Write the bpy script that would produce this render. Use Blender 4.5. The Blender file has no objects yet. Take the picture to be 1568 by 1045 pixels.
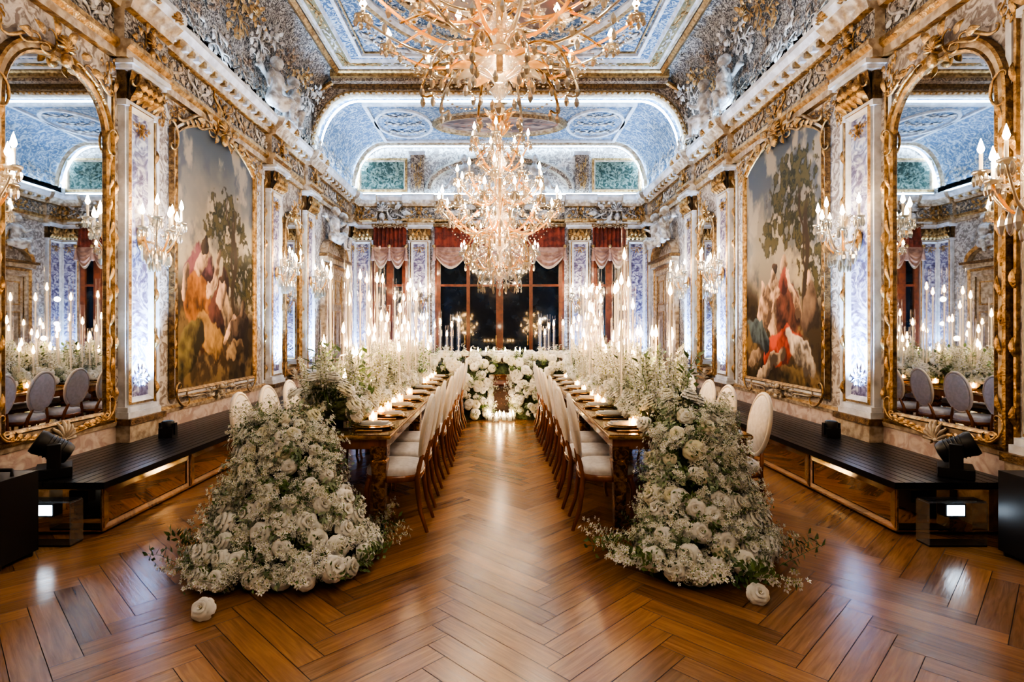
import bpy, math, random
import numpy as np
from mathutils import Matrix, Vector
pi=math.pi
rnd=random.Random(7)
# ------------------------------------------------------------------ materials
MATS={}
def newmat(name):
    m=bpy.data.materials.new(name); m.use_nodes=True
    nt=m.node_tree; nt.nodes.clear()
    out=nt.nodes.new('ShaderNodeOutputMaterial')
    MATS[name]=m
    return m,nt,out
def C(c,a=1): return (c[0],c[1],c[2],a)
def pm(name,col,rough=.5,metal=0,col2=None,scale=5,detail=4,ramp=(.4,.6),dist=0,bump=0,bscale=None,
       emis=None,es=0,trans=0,coat=0,ior=1.45,stretch=(1,1,1),col3=None):
    m,nt,out=newmat(name)
    b=nt.nodes.new('ShaderNodeBsdfPrincipled')
    nt.links.new(b.outputs[0],out.inputs[0])
    b.inputs['Base Color'].default_value=C(col); b.inputs['Roughness'].default_value=rough
    b.inputs['Metallic'].default_value=metal; b.inputs['IOR'].default_value=ior
    b.inputs['Transmission Weight'].default_value=trans
    b.inputs['Coat Weight'].default_value=coat; b.inputs['Coat Roughness'].default_value=.08
    if emis: b.inputs['Emission Color'].default_value=C(emis); b.inputs['Emission Strength'].default_value=es
    tc=nt.nodes.new('ShaderNodeTexCoord'); mp=nt.nodes.new('ShaderNodeMapping')
    mp.inputs['Scale'].default_value=stretch
    nt.links.new(tc.outputs['Object'],mp.inputs[0])
    src=None
    if col2 is not None:
        t=nt.nodes.new('ShaderNodeTexNoise'); t.inputs['Scale'].default_value=scale; t.inputs['Detail'].default_value=detail
        t.inputs['Distortion'].default_value=dist; o=t.outputs['Fac']
        nt.links.new(mp.outputs[0],t.inputs['Vector'])
        r=nt.nodes.new('ShaderNodeValToRGB'); r.color_ramp.elements[0].position=ramp[0]; r.color_ramp.elements[1].position=ramp[1]
        r.color_ramp.elements[0].color=C(col); r.color_ramp.elements[1].color=C(col2)
        if col3 is not None:
            e=r.color_ramp.elements.new((ramp[0]+ramp[1])/2); e.color=C(col3)
        nt.links.new(o,r.inputs[0]); nt.links.new(r.outputs[0],b.inputs['Base Color'])
        src=o
    if bump:
        if bscale or src is None:
            n=nt.nodes.new('ShaderNodeTexNoise'); n.inputs['Scale'].default_value=bscale or scale*3; n.inputs['Detail'].default_value=3
            nt.links.new(mp.outputs[0],n.inputs['Vector']); src=n.outputs['Fac']
        bp=nt.nodes.new('ShaderNodeBump'); bp.inputs['Strength'].default_value=bump; bp.inputs['Distance'].default_value=.02
        nt.links.new(src,bp.inputs['Height']); nt.links.new(bp.outputs[0],b.inputs['Normal'])
    return m
def emit(name,col,s,sample=False):
    m,nt,out=newmat(name)
    e=nt.nodes.new('ShaderNodeEmission'); e.inputs[0].default_value=C(col); e.inputs[1].default_value=s
    nt.links.new(e.outputs[0],out.inputs[0])
    if not sample:
        try: m.cycles.emission_sampling='NONE'
        except Exception: pass
    return m
def vcol(name,rough=.55):
    m,nt,out=newmat(name)
    b=nt.nodes.new('ShaderNodeBsdfPrincipled'); a=nt.nodes.new('ShaderNodeAttribute'); a.attribute_name='paint'
    b.inputs['Roughness'].default_value=rough; b.inputs['Specular IOR Level'].default_value=.2
    nt.links.new(a.outputs['Color'],b.inputs['Base Color']); nt.links.new(b.outputs[0],out.inputs[0])
    return m
def glassy(name,col,tr,gl,roughg=.05,diff=0):
    m,nt,out=newmat(name)
    t=nt.nodes.new('ShaderNodeBsdfTransparent'); g=nt.nodes.new('ShaderNodeBsdfGlossy')
    g.inputs['Roughness'].default_value=roughg; g.inputs[0].default_value=C(col); t.inputs[0].default_value=C(tr)
    lw=nt.nodes.new('ShaderNodeLayerWeight'); lw.inputs[0].default_value=gl
    mx=nt.nodes.new('ShaderNodeMixShader'); nt.links.new(lw.outputs['Facing'],mx.inputs[0])
    nt.links.new(t.outputs[0],mx.inputs[1]); nt.links.new(g.outputs[0],mx.inputs[2])
    last=mx
    if diff:
        d=nt.nodes.new('ShaderNodeBsdfTranslucent'); d.inputs[0].default_value=C(col)
        m2=nt.nodes.new('ShaderNodeMixShader'); m2.inputs[0].default_value=diff
        nt.links.new(mx.outputs[0],m2.inputs[1]); nt.links.new(d.outputs[0],m2.inputs[2]); last=m2
    nt.links.new(last.outputs[0],out.inputs[0])
    return m
def solidcrystal(name,col,f):
    m,nt,out=newmat(name)
    g=nt.nodes.new('ShaderNodeBsdfGlossy'); g.inputs['Roughness'].default_value=.10; g.inputs[0].default_value=C(col)
    d=nt.nodes.new('ShaderNodeBsdfTranslucent'); d.inputs[0].default_value=C(col)
    mx=nt.nodes.new('ShaderNodeMixShader'); mx.inputs[0].default_value=f
    nt.links.new(g.outputs[0],mx.inputs[1]); nt.links.new(d.outputs[0],mx.inputs[2]); nt.links.new(mx.outputs[0],out.inputs[0]); return m
gold=pm('gilded_plaster',(.58,.38,.17),.32,.8,(.22,.125,.05),16,3,(.35,.65),bump=.5,bscale=60)
golddk=pm('aged_gold',(.28,.175,.08),.42,.7,(.095,.058,.03),18,3,(.35,.65),bump=.5,bscale=70)
wallm=pm('painted_stucco',(.21,.185,.175),.6,0,(.52,.49,.47),9,5,(.43,.56),1.8,bump=.9)
dado=pm('rose_stucco',(.38,.29,.26),.6,0,(.56,.49,.45),6,5,(.4,.6),1.5,bump=.3)
stone=pm('white_stone',(.64,.67,.73),.4,0,(.44,.46,.51),7,4,bump=.15)
cream=pm('cream_moulding',(.48,.41,.32),.5,0,(.26,.20,.14),12,4,bump=.5)
greyst=pm('grey_relief_stucco',(.06,.055,.055),.6,0,(.38,.36,.34),14,4,(.44,.57),2.6,bump=1.0)
browny=pm('bronze_relief_stucco',(.085,.058,.045),.5,.05,(.36,.28,.21),13,4,(.44,.57),2.4,bump=1.0)
blue=pm('blue_ceiling_stucco',(.045,.10,.20),.6,0,(.40,.47,.55),8,4,(.47,.58),3.0,bump=1.0)
bluepl=pm('blue_band',(.08,.14,.24),.6,0,(.36,.42,.50),7,4,(.46,.60),2.8,bump=.9)
marble=pm('violet_marble',(.09,.08,.15),.2,0,(.54,.56,.66),6,8,(.38,.62),3.0,coat=.3,col3=(.22,.22,.36))
plaster=pm('statue_plaster',(.58,.59,.61),.55,0,(.26,.24,.23),9,3,bump=.2)
mirror=pm('mirror_glass',(.70,.72,.73),.015,1)
bmirror=pm('bronze_mirror',(.95,.74,.50),.03,1,(.84,.60,.36),2,2,(.3,.7))
bmirror2=pm('bronze_mirror_bevel',(.98,.82,.58),.12,1)
black=pm('black_lacquer',(.010,.010,.012),.28,0,bump=.05)
blackp=pm('black_plastic',(.01,.01,.012),.4)
wood=pm('amber_wood',(.30,.10,.03),.2,0,(.14,.045,.015),9,5,(.3,.7),1,stretch=(1,1,.25),coat=.5)
winwood=pm('mahogany',(.20,.055,.025),.35,0,(.12,.035,.018),8,4,coat=.3)
pad=pm('cream_upholstery',(.70,.70,.71),.7,0,(.60,.60,.61),30,3,bump=.1)
chfr=pm('white_chair_frame',(.68,.63,.56),.35,0,coat=.3)
tabtop=pm('bronze_mirror_top',(.42,.28,.15),.08,.9,(.34,.21,.10),3,3)
tableg=pm('bronze_mosaic',(.50,.26,.09),.18,.85,(.12,.05,.02),22,2,(.35,.6),1,bump=.5)
night=pm('night_window',(.004,.008,.016),.04,0,(.015,.03,.05),2.5,5,(.45,.75),coat=.4)
rust=pm('rust_velvet',(.22,.045,.025),.7,0,(.10,.022,.014),7,3,bump=.2)
swagm=pm('rose_silk',(.38,.23,.18),.45,0,(.22,.12,.09),7,3,bump=.2)
fringe=pm('fringe',(.5,.42,.33),.7)
tapes=pm('green_tapestry',(.03,.06,.05),.8,0,(.20,.26,.22),9,5,(.42,.6),1.8,bump=.4)
crystal=glassy('crystal',(1,.94,.84),(1,.97,.92),.6,.06,.20)
amber=glassy('amber_crystal',(1,.62,.28),(1,.8,.5),.6,.08,.4)
scry=solidcrystal('cut_crystal',(.93,.87,.76),.26)
tubeg=glassy('clear_tube',(1,.98,.95),(.985,.985,.985),.13,.03,.012)
acryl=glassy('acrylic',(.9,.95,1),(.85,.9,.93),.35,.03,.04)
wax=pm('candle_wax',(.60,.54,.46),.5,emis=(1,.70,.42),es=.12)  # faint warm glow put into the wax as emission, besides the flame
flame=emit('flame',(1,.58,.22),60)
bulb=emit('candle_bulb',(1,.72,.40),60)
led=emit('led_strip',(.52,.76,1),30,True)
led2=emit('cornice_led',(.52,.76,1),26,True)
ledspot=emit('led_lens',(.7,.85,1),12)
petal=pm('white_petal',(.88,.88,.85),.6,0,(.80,.80,.74),9,2)
petal2=pm('ivory_petal',(.84,.81,.68),.6,0,(.76,.74,.54),9,2)
petin=pm('rose_heart',(.60,.54,.34),.7)
gcent=pm('green_center',(.40,.48,.12),.6)
leaf=pm('leaf_green',(.06,.12,.03),.5,0,(.16,.25,.08),12,2)
leaf2=pm('sage_leaf',(.20,.28,.17),.55,0,(.34,.42,.28),12,2)
leafd=pm('dark_foliage',(.018,.032,.012),.7,0,(.05,.08,.03),25,3,bump=.8)
china=pm('porcelain',(.75,.73,.68),.15,coat=.5)
charger=pm('amber_charger',(.55,.34,.14),.1,.6)
napkin=pm('grey_napkin',(.50,.52,.55),.8)
orange=pm('orange_plug',(.8,.12,.02),.4)
bluecase=pm('blue_case',(.02,.16,.25),.4)
lensm=pm('lens',(.02,.08,.12),.05)
paint=vcol('oil_paint')
# ------------------------------------------------------------------ mesh builder
class MB:
    def __init__(s): s.V=[];s.L=[];s.N=[];s.I=[];s.S=[];s.n=0;s.mats=[]
    def mi(s,m):
        for i,x in enumerate(s.mats):
            if x is m: return i
        s.mats.append(m); return len(s.mats)-1
    def add(s,v,f,m,M=None,smooth=True):
        v=np.asarray(v,float).reshape(-1,3)
        if M is not None:
            A=np.array(M); v=v@A[:3,:3].T+A[:3,3]
        s.V.append(v)
        if isinstance(f,np.ndarray):
            s.L.append(f.reshape(-1)+s.n); s.N.append(np.full(len(f),f.shape[1])); k=len(f)
        else:
            s.L.append(np.array([i for q in f for i in q])+s.n); s.N.append(np.array([len(q) for q in f])); k=len(f)
        s.I.append(np.full(k,s.mi(m))); s.S.append(np.full(k,smooth)); s.n+=len(v)
    def stamp(s,T,M,swap=None):
        T.freeze(); A=np.array(M)
        mp=np.array([s.mi(swap.get(m.name,m) if swap else m) for m in T.mats])
        s.V.append(T.V[0]@A[:3,:3].T+A[:3,3]); s.L.append(T.L[0]+s.n); s.N.append(T.N[0]); s.I.append(mp[T.I[0]]); s.S.append(T.S[0]); s.n+=T.n
    def freeze(s):
        if len(s.V)>1:
            for k in 'VLNIS': setattr(s,k,[np.concatenate(getattr(s,k))])
    def box(s,c,d,m,M=None):
        x,y,z=c; a,b,e=d[0]/2,d[1]/2,d[2]/2
        v=[(x+i*a,y+j*b,z+k*e) for i in(-1,1) for j in(-1,1) for k in(-1,1)]
        s.add(v,[(0,1,3,2),(4,6,7,5),(0,4,5,1),(2,3,7,6),(0,2,6,4),(1,5,7,3)],m,M,False)
    def bb(s,x0,x1,y0,y1,z0,z1,m,M=None): s.box(((x0+x1)/2,(y0+y1)/2,(z0+z1)/2),(abs(x1-x0),abs(y1-y0),abs(z1-z0)),m,M)
    def grid(s,P,m,M=None,wu=False,wv=False,smooth=True):
        P=np.asarray(P,float); a,b=P.shape[:2]
        i=np.arange(a if wu else a-1); j=np.arange(b if wv else b-1)
        I,J=np.meshgrid(i,j,indexing='ij'); I2=(I+1)%a; J2=(J+1)%b
        f=np.stack([I*b+J,I2*b+J,I2*b+J2,I*b+J2],-1).reshape(-1,4)
        s.add(P.reshape(-1,3),f,m,M,smooth)
    def lathe(s,pr,seg,m,M=None,smooth=True,ph=0):
        pr=np.array(pr,float); t=np.arange(seg)*2*pi/seg+ph
        P=np.stack([np.outer(np.cos(t),pr[:,0]),np.outer(np.sin(t),pr[:,0]),np.tile(pr[:,1],(seg,1))],-1)
        s.grid(P,m,M,wu=True,smooth=smooth)
    def ell(s,c,r,m,seg=8,rings=6,M=None):
        t=np.linspace(-pi/2,pi/2,rings+1)
        A=Matrix.Translation(c)@Matrix.Diagonal((r[0],r[1],r[2],1))
        if M is not None: A=M@A
        s.lathe(np.stack([np.cos(t)+1e-4,np.sin(t)],1),seg,m,A)
    def tube(s,pts,rad,seg,m,M=None,flat=1.0):
        P=np.asarray(pts,float); n=len(P)
        rad=np.full(n,rad) if np.isscalar(rad) else np.asarray(rad,float)
        T=np.gradient(P,axis=0); T/=np.linalg.norm(T,axis=1)[:,None]+1e-9
        up=np.array([0,0,1.]) if abs(T[0][2])<.9 else np.array([0,1.,0])
        G=[];u=np.cross(T[0],up);u/=np.linalg.norm(u)
        a=np.arange(seg)*2*pi/seg
        for i in range(n):
            u=u-T[i]*np.dot(u,T[i]); u/=np.linalg.norm(u)+1e-9; w=np.cross(T[i],u)
            G.append(P[i]+rad[i]*(np.outer(np.cos(a),u)+np.outer(np.sin(a)*flat,w)))
        G=np.array(G); s.grid(G,m,M,wv=True)
        s.add(np.concatenate([G[0],G[-1]]),[tuple(range(seg)),tuple(range(seg,2*seg))],m,M)
    def sweep(s,path,prof,mats,M=None,closed=True):
        P=np.array(path,float); n=len(P)
        if closed: a=P-np.roll(P,1,0); b=np.roll(P,-1,0)-P
        else:
            d=np.diff(P,axis=0); a=np.vstack([d[:1],d]); b=np.vstack([d,d[-1:]])
        a=a/(np.linalg.norm(a,axis=1)[:,None]+1e-12); b=b/(np.linalg.norm(b,axis=1)[:,None]+1e-12)
        na=np.stack([a[:,1],-a[:,0]],1); nb=np.stack([b[:,1],-b[:,0]],1)
        N=na+nb; N/=np.linalg.norm(N,axis=1)[:,None]+1e-12; N/=np.maximum((N*na).sum(1),.35)[:,None]
        for k in range(len(prof)-1):
            G=[]
            for (o,h) in prof[k:k+2]: G.append(np.column_stack([P+N*o,np.full(n,h)]))
            s.grid(np.array(G).transpose(1,0,2),mats[k%len(mats)] if isinstance(mats,list) else mats,M,wu=closed,smooth=False)
    def poly(s,path,h,m,M=None):
        s.add([(p[0],p[1],h) for p in path],[tuple(range(len(path)))],m,M,False)
    def mesh(s,name):
        s.freeze(); me=bpy.data.meshes.new(name)
        me.vertices.add(s.n); me.vertices.foreach_set('co',s.V[0].ravel())
        me.loops.add(len(s.L[0])); me.loops.foreach_set('vertex_index',s.L[0].astype(np.int32))
        k=len(s.N[0]); me.polygons.add(k)
        st=np.concatenate([[0],np.cumsum(s.N[0])[:-1]]).astype(np.int32)
        me.polygons.foreach_set('loop_start',st)
        for m in s.mats: me.materials.append(m)
        me.polygons.foreach_set('material_index',s.I[0].astype(np.int32))
        me.polygons.foreach_set('use_smooth',s.S[0].astype(bool))
        me.update(calc_edges=True); me.validate(); return me
    def build(s,name,bevel=0,mw=None):
        return obj(name,s.mesh(name),mw,bevel)
def obj(name,me,mw=None,bevel=0):
    o=bpy.data.objects.new(name,me); bpy.context.scene.collection.objects.link(o)
    if mw is not None: o.matrix_world=mw
    if bevel:
        b=o.modifiers.new('bevel','BEVEL'); b.width=bevel; b.segments=2; b.limit_method='ANGLE'
    return o
def Tr(x,y,z): return Matrix.Translation((x,y,z))
def Rz(a): return Matrix.Rotation(a,4,'Z')
def Rx(a): return Matrix.Rotation(a,4,'X')
def Ry(a): return Matrix.Rotation(a,4,'Y')
def Sc(x,y=None,z=None):
    if y is None: y=z=x
    return Matrix.Diagonal((x,y,z,1))
W=3.77; YF=14.6; YB=-3.0
def wm(side,a=0,z=0,h=0):
    if side=='L': R=Matrix(((0,0,1,-W+h),(1,0,0,a),(0,1,0,z),(0,0,0,1)))
    elif side=='R': R=Matrix(((0,0,-1,W-h),(-1,0,0,a),(0,1,0,z),(0,0,0,1)))
    elif side=='F': R=Matrix(((1,0,0,a),(0,0,-1,YF-h),(0,1,0,z),(0,0,0,1)))
    return R
def light(name,kind,loc,power,col,parent=None,radius=.1,rot=None,**k):
    l=bpy.data.lights.new(name,kind); l.energy=power; l.color=col
    if kind in('POINT','SPOT'): l.shadow_soft_size=radius
    for a,b in k.items(): setattr(l,a,b)
    o=bpy.data.objects.new(name,l); bpy.context.scene.collection.objects.link(o); o.location=loc
    if rot: o.rotation_euler=rot
    if parent: o.parent=parent
    return o
# ------------------------------------------------------------------ ornament templates
def curl(kind,n=34,k0=3,k1=26,p=3):
    t=np.linspace(-1,1,n); k=(k0+k1*np.abs(t)**p) if kind=='C' else (k1*np.sign(t)*np.abs(t)**p+0*t)
    th=np.cumsum(k)*(2/n)*.5; th-=th[n//2]; x=np.cumsum(np.cos(th)); y=np.cumsum(np.sin(th))
    P=np.stack([x,y],1); P-=P.mean(0); P/=(P[:,0].max()-P[:,0].min()); return P
def scroll_T(kind,m,r=.038):
    b=MB(); P=curl(kind); n=len(P); t=np.linspace(0,1,n)
    b.tube(np.column_stack([P,np.full(n,r*.6)]),r*(.45+.75*np.sin(pi*t)),5,m)
    return b
def leaf_T(m):
    b=MB(); v=np.linspace(0,1,6); G=[]
    wv=np.array([.10,.26,.30,.24,.13,.01])
    for i,t in enumerate(v):
        z=.22*math.sin(t*pi*.9)+.05
        G.append([(-wv[i],t,z*.5),(-wv[i]*.45,t+.02,z),(0,t,z*.75),(wv[i]*.45,t+.02,z),(wv[i],t,z*.5)])
    b.grid(G,m); return b
def shell_T(m,n=9):
    b=MB()
    for i in range(n):
        a=(i/(n-1)-.5)*pi*.95; L=1-.12*abs(i/(n-1)-.5)*2
        P=[(math.sin(a)*r*L,math.cos(a)*r*L,.08+.12*math.sin(r*pi)) for r in(.08,.4,.75,1)]
        b.tube(P,[.03,.07,.11,.05],6,m)
    b.ell((0,0,.10),(.16,.14,.12),m); return b
CS=scroll_T('C',gold); SS=scroll_T('S',gold); LF=leaf_T(gold); SH=shell_T(gold)
def crest_T():
    b=MB()
    b.stamp(SH,Tr(0,0,0)@Sc(.15,.18,.3))
    for s in(-1,1):
        F=Sc(s,1,1)
        b.stamp(CS,F@Tr(.2,-.02,0)@Rz(-1.0)@Sc(.34))
        b.stamp(SS,F@Tr(.42,-.10,0)@Rz(-.45)@Sc(.40))
        for a,x,y,l in((-.5,.08,.14,.2),(-1.1,.28,.06,.18),(-1.7,.45,-.03,.2),(-2.6,.14,-.1,.16)):
            b.stamp(LF,F@Tr(x,y,.01)@Rz(a)@Sc(l))
    b.ell((0,-.12,.04),(.07,.09,.05),gold)
    return b
CR=crest_T()
def rinc_T():
    b=MB()
    for s in(-1,1):
        b.stamp(SS,Tr(s*.25,0,0)@Sc(s,1,1)@Rz(.25)@Sc(.5))
        for k in range(4): b.stamp(LF,Tr(s*(.08+.11*k),.04*(-1)**k,.0)@Rz(-s*(1.1+.8*(k%2)))@Sc(.13))
    b.stamp(SH,Tr(0,-.05,0)@Sc(.09,.11,.15)); return b
RI=rinc_T()
def blobs_T(m):
    b=MB(); r=random.Random(3)
    for k in range(26):
        x,y=r.uniform(-.44,.44),r.uniform(-.44,.44)
        b.stamp(LF,Tr(x,y,0)@Rz(r.uniform(0,6.28))@Sc(r.uniform(.12,.22)),{'gilded_plaster':m})
    for k in range(6):
        b.stamp(r.choice([CS,SS]),Tr(r.uniform(-.3,.3),r.uniform(-.3,.3),0)@Rz(r.uniform(0,6.28))@Sc(r.choice([-1,1])*.4,.4,.4),{'gilded_plaster':m})
    return b
BLG=blobs_T(gold); BLW=blobs_T(plaster); BLB=blobs_T(browny)
SWP={'gilded_plaster':plaster}; SWC={'gilded_plaster':cream}; SWB={'gilded_plaster':browny}
def arch(w,h,rise,n=20,sup=1.0):
    P=[(-w/2,0),(w/2,0)]
    for i in range(n+1):
        t=pi*i/n; c=math.cos(t); s_=math.sin(t)
        P.append((w/2*math.copysign(abs(c)**sup,c),h-rise+rise*abs(s_)**1.0))
    return P
def rect(w,h): return [(-w/2,0),(w/2,0),(w/2,h),(-w/2,h)]
def oval(rx,ry,n=48): return [(rx*math.cos(2*pi*i/n),ry*math.sin(2*pi*i/n)) for i in range(n)]
# ------------------------------------------------------------------ noise painting
def vnoise(x,y,seed):
    xi=np.floor(x).astype(int); yi=np.floor(y).astype(int); xf=x-xi; yf=y-yi
    def h(a,b): 
        q=np.sin(a*127.1+b*311.7+seed*74.7)*43758.5453; return q-np.floor(q)
    u=xf*xf*(3-2*xf); v=yf*yf*(3-2*yf)
    return (h(xi,yi)*(1-u)+h(xi+1,yi)*u)*(1-v)+(h(xi,yi+1)*(1-u)+h(xi+1,yi+1)*u)*v
def fbm(x,y,seed=0,o=5):
    r=0;a=.5
    for k in range(o): r=r+a*vnoise(x*2**k,y*2**k,seed+k); a*=.5
    return r
def mixc(A,B,m): return A*(1-m[...,None])+np.array(B)*m[...,None]
def sm(x,a,b): t=np.clip((x-a)/(b-a),0,1); return t*t*(3-2*t)
def canvas(h_of,nx,ny,fn,w,z=0):
    u=np.linspace(-1,1,nx); v=np.linspace(0,1,ny); U,V=np.meshgrid(u,v,indexing='ij')
    H=np.array([h_of(x) for x in u])[:,None]
    X=U*w/2; Y=V*H; col=fn(U,Y/ max(H.max(),1e-6))
    return np.stack([X,Y,np.full_like(X,z)],-1),col
def scene_paint(kind,seed):
    def fn(u,v):
        n=fbm(u*2.2+7,v*6,seed); n2=fbm(u*9,v*20,seed+5); n3=fbm(u*16+3,v*38,seed+9); wx=(fbm(u*5,v*10,seed+20)-.48); wy=(fbm(u*5+9,v*10,seed+30)-.48)
        c=np.zeros(u.shape+(3,))+np.array((.06,.075,.095))
        c=mixc(c,(.22,.20,.165),sm(v+.35*(n-.5),.95,.5)); c=mixc(c,(.40,.33,.22),sm(n,.44,.62)*sm(v,.9,.45)*.85)
        c=mixc(c,(.06,.075,.10),sm(fbm(u*3+1,v*7,seed+2),.47,.62)*.75); c=mixc(c,(.34,.29,.22),sm(fbm(u*4+4,v*9,seed+3),.52,.66)*.6)
        if kind=='A':
            T=[(.12,.71,.26,.07),(.30,.65,.36,.065),(-.04,.63,.24,.05),(.42,.58,.32,.06),(.22,.55,.3,.05),(.62,.49,.36,.09),(.80,.40,.4,.11),(.2,.77,.15,.035),(.05,.57,.18,.03),(.5,.44,.3,.06)]; tx=.40
        else:
            T=[(.18,.82,.30,.055),(.46,.76,.38,.07),(.05,.72,.32,.06),(.3,.66,.34,.06),(-.15,.64,.30,.05),(.66,.64,.28,.08),(-.27,.57,.20,.04),(.45,.88,.24,.03),(.76,.50,.26,.10),(.5,.58,.3,.05),(.85,.38,.2,.08)]; tx=.64
        for (cx,cy,rx,ry) in T:
            d=((u-cx)/rx)**2+((v-cy)/ry)**2+(n2-.48)*5+(n3-.48)*6
            c=mixc(c,(.018,.020,.009),sm(d,1.6,.7)*.95); c=mixc(c,(.085,.075,.028),sm(d+(n3-.5)*6,.4,-.8)*.7)
        tr=sm(np.abs(u-tx-.15*(v-.4)+.04*np.sin(v*22)+wx*.1),.07,.03)*sm(v,.78,.62); c=mixc(c,(.035,.022,.012),tr)
        tr=sm(np.abs(u-tx+.55*(v-.45)+.03*np.sin(v*30)+wx*.2),.03,.012)*sm(v,.40,.46)*sm(v,.8,.7); c=mixc(c,(.035,.022,.012),tr)
        g=sm(v+.14*(n-.5)+.05*u,.40,.27); gc=np.zeros_like(c)+np.array((.060,.040,.02)); gc=mixc(gc,(.17,.115,.05),sm(n2,.40,.6)); gc=mixc(gc,(.012,.009,.006),sm(n,.55,.42)*.8)
        c=c*(1-g[...,None])+gc*g[...,None]
        sk=(.50,.33,.22)
        if kind=='A':
            F=[(-.40,.34,.26,.10,.3,(.17,.065,.08)),(-.34,.25,.30,.10,-.3,(.27,.11,.03)),(-.05,.26,.26,.09,.7,(.10,.04,.03)),(-.12,.17,.3,.06,-.3,(.27,.16,.06)),
               (.14,.25,.22,.05,-.6,(.30,.21,.13)),(-.30,.42,.065,.028,.2,sk),(-.36,.385,.13,.035,.5,sk),(-.12,.37,.20,.018,.7,sk),(-.60,.33,.1,.03,.9,sk),
               (.02,.345,.055,.024,0,sk),(.0,.31,.10,.035,.3,sk),(.2,.21,.16,.02,.5,sk),(.42,.22,.16,.05,.2,(.09,.06,.04)),(.44,.28,.08,.03,.4,(.16,.11,.07)),(-.55,.16,.25,.06,.3,(.14,.11,.04)),(-.29,.437,.08,.018,.2,(.04,.025,.018)),(.03,.36,.06,.014,0,(.05,.03,.02)),(.30,.14,.2,.03,.1,(.22,.15,.08))]
        else:
            F=[(-.10,.27,.18,.11,.4,(.46,.32,.22)),(.14,.25,.22,.12,-.4,(.12,.045,.03)),(.05,.16,.40,.05,.15,(.34,.06,.035)),(.38,.15,.25,.05,-.3,(.42,.36,.30)),
               (-.32,.26,.17,.08,.5,sk),(-.45,.19,.26,.04,-.2,(.08,.11,.12)),(-.12,.385,.055,.025,.2,sk),(-.02,.34,.20,.018,.6,sk),(.06,.40,.055,.024,0,sk),
               (.08,.355,.09,.035,0,(.24,.06,.045)),(-.35,.345,.05,.022,0,sk),(.26,.31,.20,.02,-.7,sk),(.52,.27,.12,.07,.1,(.16,.11,.08)),(.5,.345,.05,.022,0,sk),(-.2,.10,.30,.02,.3,(.36,.28,.20)),(.3,.07,.3,.03,-.2,(.10,.07,.03)),(-.11,.405,.07,.015,0,(.05,.028,.02)),(-.55,.11,.14,.03,.2,(.25,.18,.12))]
        SF=1.38
        for cx,cy,rx,ry,a,col in F:
            cx,cy,rx,ry=cx*SF+.02,(cy-.28)*SF+.31,rx*SF,ry*SF
            dx=u-cx+wx*.20; dy=(v-cy)*1.6+wy*.14; X=dx*math.cos(a)+dy*math.sin(a); Y=-dx*math.sin(a)+dy*math.cos(a)
            d=(X/rx)**2+(Y/(ry*1.6))**2+(n2-.5)*.8; m_=sm(d,1.1,.85)
            fold=.5+.5*np.sin((X/rx*7+Y/(ry*1.6)*3)+wx*14)
            big=rx>.17
            sh=.18+1.25*np.clip(.45-X/rx*.4+Y/(ry*1.6)*.4+(n2-.5)*1.6+(.35*(fold-.5) if big else 0),0,1)
            c=c*(1-m_[...,None])+(np.array(col)*sh[...,None])*m_[...,None]
        return np.clip(c*1.12,0,1)
    return fn
def oval_paint(u,v):
    n=fbm(u*3+2,v*3,11); n2=fbm(u*8,v*8,15)
    c=np.zeros(u.shape+(3,))+np.array((.16,.12,.11)); c=mixc(c,(.32,.26,.22),sm(n,.4,.6)); c=mixc(c,(.07,.05,.05),sm(n2,.52,.62)); c=mixc(c,(.30,.14,.10),sm(n2,.36,.3)); return c
def addcolor(me,cols):
    a=me.color_attributes.new('paint','FLOAT_COLOR','POINT')
    d=np.zeros((len(me.vertices),4),np.float32); d[:,3]=1; d[:len(cols),:3]=cols; a.data.foreach_set('color',d.ravel())
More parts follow.
